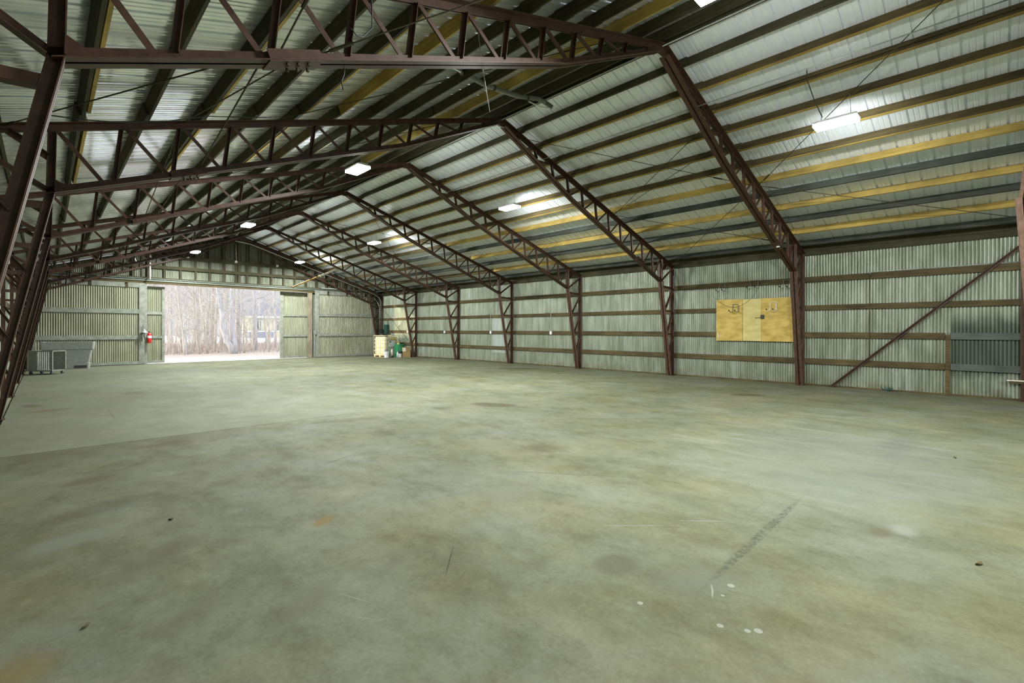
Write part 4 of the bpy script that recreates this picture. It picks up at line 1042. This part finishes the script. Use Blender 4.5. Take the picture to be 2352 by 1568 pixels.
# forked large tree straight beyond the doorway
def dirx(px, y): return y*math.tan(YAW+math.atan((px-1176)/FPX))
by = 41.0; bx = 10.28
t1 = tree_mesh('forked_tree', 3, 13.0, 0.24, 0, M['bark'], nb=14, lowest=0.45,
               stems=[[(0.0, 0, 0.0), (-0.15, 0, 0.6), (-0.48, 0, 1.2), (-0.72, 0, 2.0), (-0.74, 0, 3.0), (-0.95, 0, 4.4), (-1.25, 0, 6.2), (-1.5, 0.2, 9), (-1.8, 0.3, 13)],
                      [(0.15, 0.05, 0.0), (0.12, 0.05, 0.8), (0.02, 0.05, 1.6), (-0.05, 0.05, 2.6), (-0.10, 0.1, 4.0), (0.0, 0.1, 6.0), (0.2, 0, 9), (0.2, 0, 13)]])
t1.location = (bx, by, -0.28); tag(t1, 'large grey forked tree trunk standing at the centre of the doorway view', 'tree')
t2 = tree_mesh('bare_tree', 4, 14.0, 0.24, 0.004, M['bark'], nb=16, lowest=0.3); t2.location = (13.25, 46.0, -0.28)
tag(t2, 'tall straight grey tree trunk in front of the pale house', 'tree')
fg = [(632, 52.0, 12, 0.15, 0.0, 'slim straight grey tree at the right edge of doorway view'),
      (476, 42.5, 8, 0.11, -0.10, 'leaning pale birch-like tree left of the forked trunk'),
      (431, 42.0, 7, 0.09, -0.14, 'pale slender tree leaning left near the doorway left side'),
      (424, 41.0, 6, 0.06, -0.10, 'thin pale sapling just beside the leaning slender tree'),
      (552, 41.5, 5.5, 0.06, 0.05, 'thin crooked tree immediately right of the forked trunk'),
      (560, 42.0, 6.0, 0.07, -0.01, 'twisting dark thin tree second right of the forked trunk'),
      (612, 50.0, 8, 0.06, -0.05, 'thin dark tree before the pale house right side'),
      (622, 48.0, 6, 0.07, -0.10, 'tan thin tree leaning left before the pale house'),
      (455, 47.0, 10, 0.13, -0.02, 'grey tree with broken bark between the pale leaning trees'),
      (493, 46.0, 9, 0.10, 0.03, 'grey tree just left behind the forked trunk')]
for i, (px, y, H, r0, ln, lab) in enumerate(fg):
    t_ = tree_mesh('bare_tree', 20+i, H, r0, ln, M['bark2' if i % 2 else 'bark'], nb=22, lowest=0.2)
    t_.location = (dirx(px, y), y, -0.28); tag(t_, lab, 'tree')
protos = []
for i in range(6):
    p_ = tree_mesh('woodland_tree', 50+i, 15+i, 0.09+0.018*i, 0.012*(i-3), M['bark' if i % 2 else 'bark2'], nb=34, twigs=5, lowest=0.15, tw=1.5)
    protos.append(p_)
rnd = random.Random(77); n = 0
for i in range(110):
    y = rnd.uniform(47, 120); px = rnd.uniform(330, 660)
    if px > 550 and rnd.random() < 0.8: continue
    p_ = protos[n] if n < 6 else copy_tree(protos[i % 6])
    n += 1
    sc = rnd.uniform(0.7, 1.25)
    p_.location = (dirx(px, y), y, -0.3); p_.rotation_euler = (0, 0, rnd.random()*6.28); p_.scale = (sc, sc, sc)
    tag(p_, 'bare grey tree among the crowded winter woods beyond the doorway', 'tree', 'woodland trees beyond the doorway')
sp = tree_mesh('bare_sapling', 90, 3.6, 0.03, 0.12, M['bark2'], nb=12, twigs=3, lowest=0.1)
for i in range(46):
    p_ = sp if i == 0 else copy_tree(sp)
    y = rnd.uniform(41.5, 46); px = rnd.uniform(372, 500) if i < 30 else rnd.uniform(500, 650)
    sc = rnd.uniform(0.6, 1.5)
    p_.location = (dirx(px, y), y, -0.28); p_.rotation_euler = (0, 0, rnd.random()*6.28); p_.scale = (sc, sc, sc)
    tag(p_, 'thin pale sapling at the edge of the woods beyond the doorway', 'sapling', 'saplings along the edge of the woods')
k = MB()
for i in range(5200):
    y = rnd.uniform(42, 66); px = rnd.uniform(330, 680); x = dirx(px, y); h = 0.1+1.1*rnd.random()**2.2; a = rnd.uniform(-.35, .35); b_ = rnd.uniform(-.35, .35)
    q = len(k.v); w = rnd.uniform(0.006, 0.016)
    k.v += [(x-w, y, -0.3), (x+w, y, -0.3), (x, y+w, -0.3), (x+a*h, y+b_*h, -0.3+h)]
    k.f += [(q, q+1, q+3), (q+1, q+2, q+3), (q+2, q, q+3)]
tag(k.build('undergrowth', M['brush']), 'reddish dry brush tangled under the trees beyond the doorway', 'undergrowth', kind='stuff')

# house seen through the trees
def house():
    hx, hy = dirx(566, 104), 104.0
    r = empty('cream_house', (hx, hy, -0.2)); tag(r, 'cream house with grey hipped roof seen through the trees', 'house')
    L, D, H = 15.0, 9.0, 4.4
    MB().box(0.6, L, 0.6, D, 0, H).build('walls', M['hwall'], r)
    k = MB(); k.v = [(-0.3, -0.3, H), (L+0.6, -0.3, H), (L+0.6, D+0.6, H), (-0.3, D+0.6, H), (4.2, D/2, H+3.0), (L-2, D/2, H+3.0)]
    k.f = [(0, 1, 5, 4), (1, 2, 5), (2, 3, 4, 5), (3, 0, 4), (0, 3, 2, 1)]; k.build('roof', M['hroof'], r)
    MB().box(-0.3, L+0.6, -0.38, -0.3, H-0.35, H+0.05).build('fascia', M['white'], r)
    for x in (1.6, 5.2, 9.0, 12.0):
        f = MB().box(x, x+1.5, 0.52, 0.60, 1.3, 3.7).build('window', M['white'], r)
        MB().box(x+0.3, x+1.2, 0.47, 0.52, 1.6, 3.4).build('pane', M['hwin'], f)
    k = MB(); k.v = [(7.5, -0.6, H-0.1), (12.5, -0.6, H-0.1), (10, -0.6, H+5.2), (7.5, 4, H-0.1), (12.5, 4, H-0.1), (10, 4, H+5.2)]
    k.f = [(0, 1, 2), (3, 5, 4), (0, 3, 4, 1)]; k.build('gable_front', M['white'], r)
    MB().box(-0.2, 4.2, -2.6, 0.55, 0.0, 1.25).build('porch_deck', M['hroof'], r)
    MB().box(-0.3, 4.3, -2.7, 0.5, 1.25, 1.5).build('deck_snow', M['white'], r)
house()
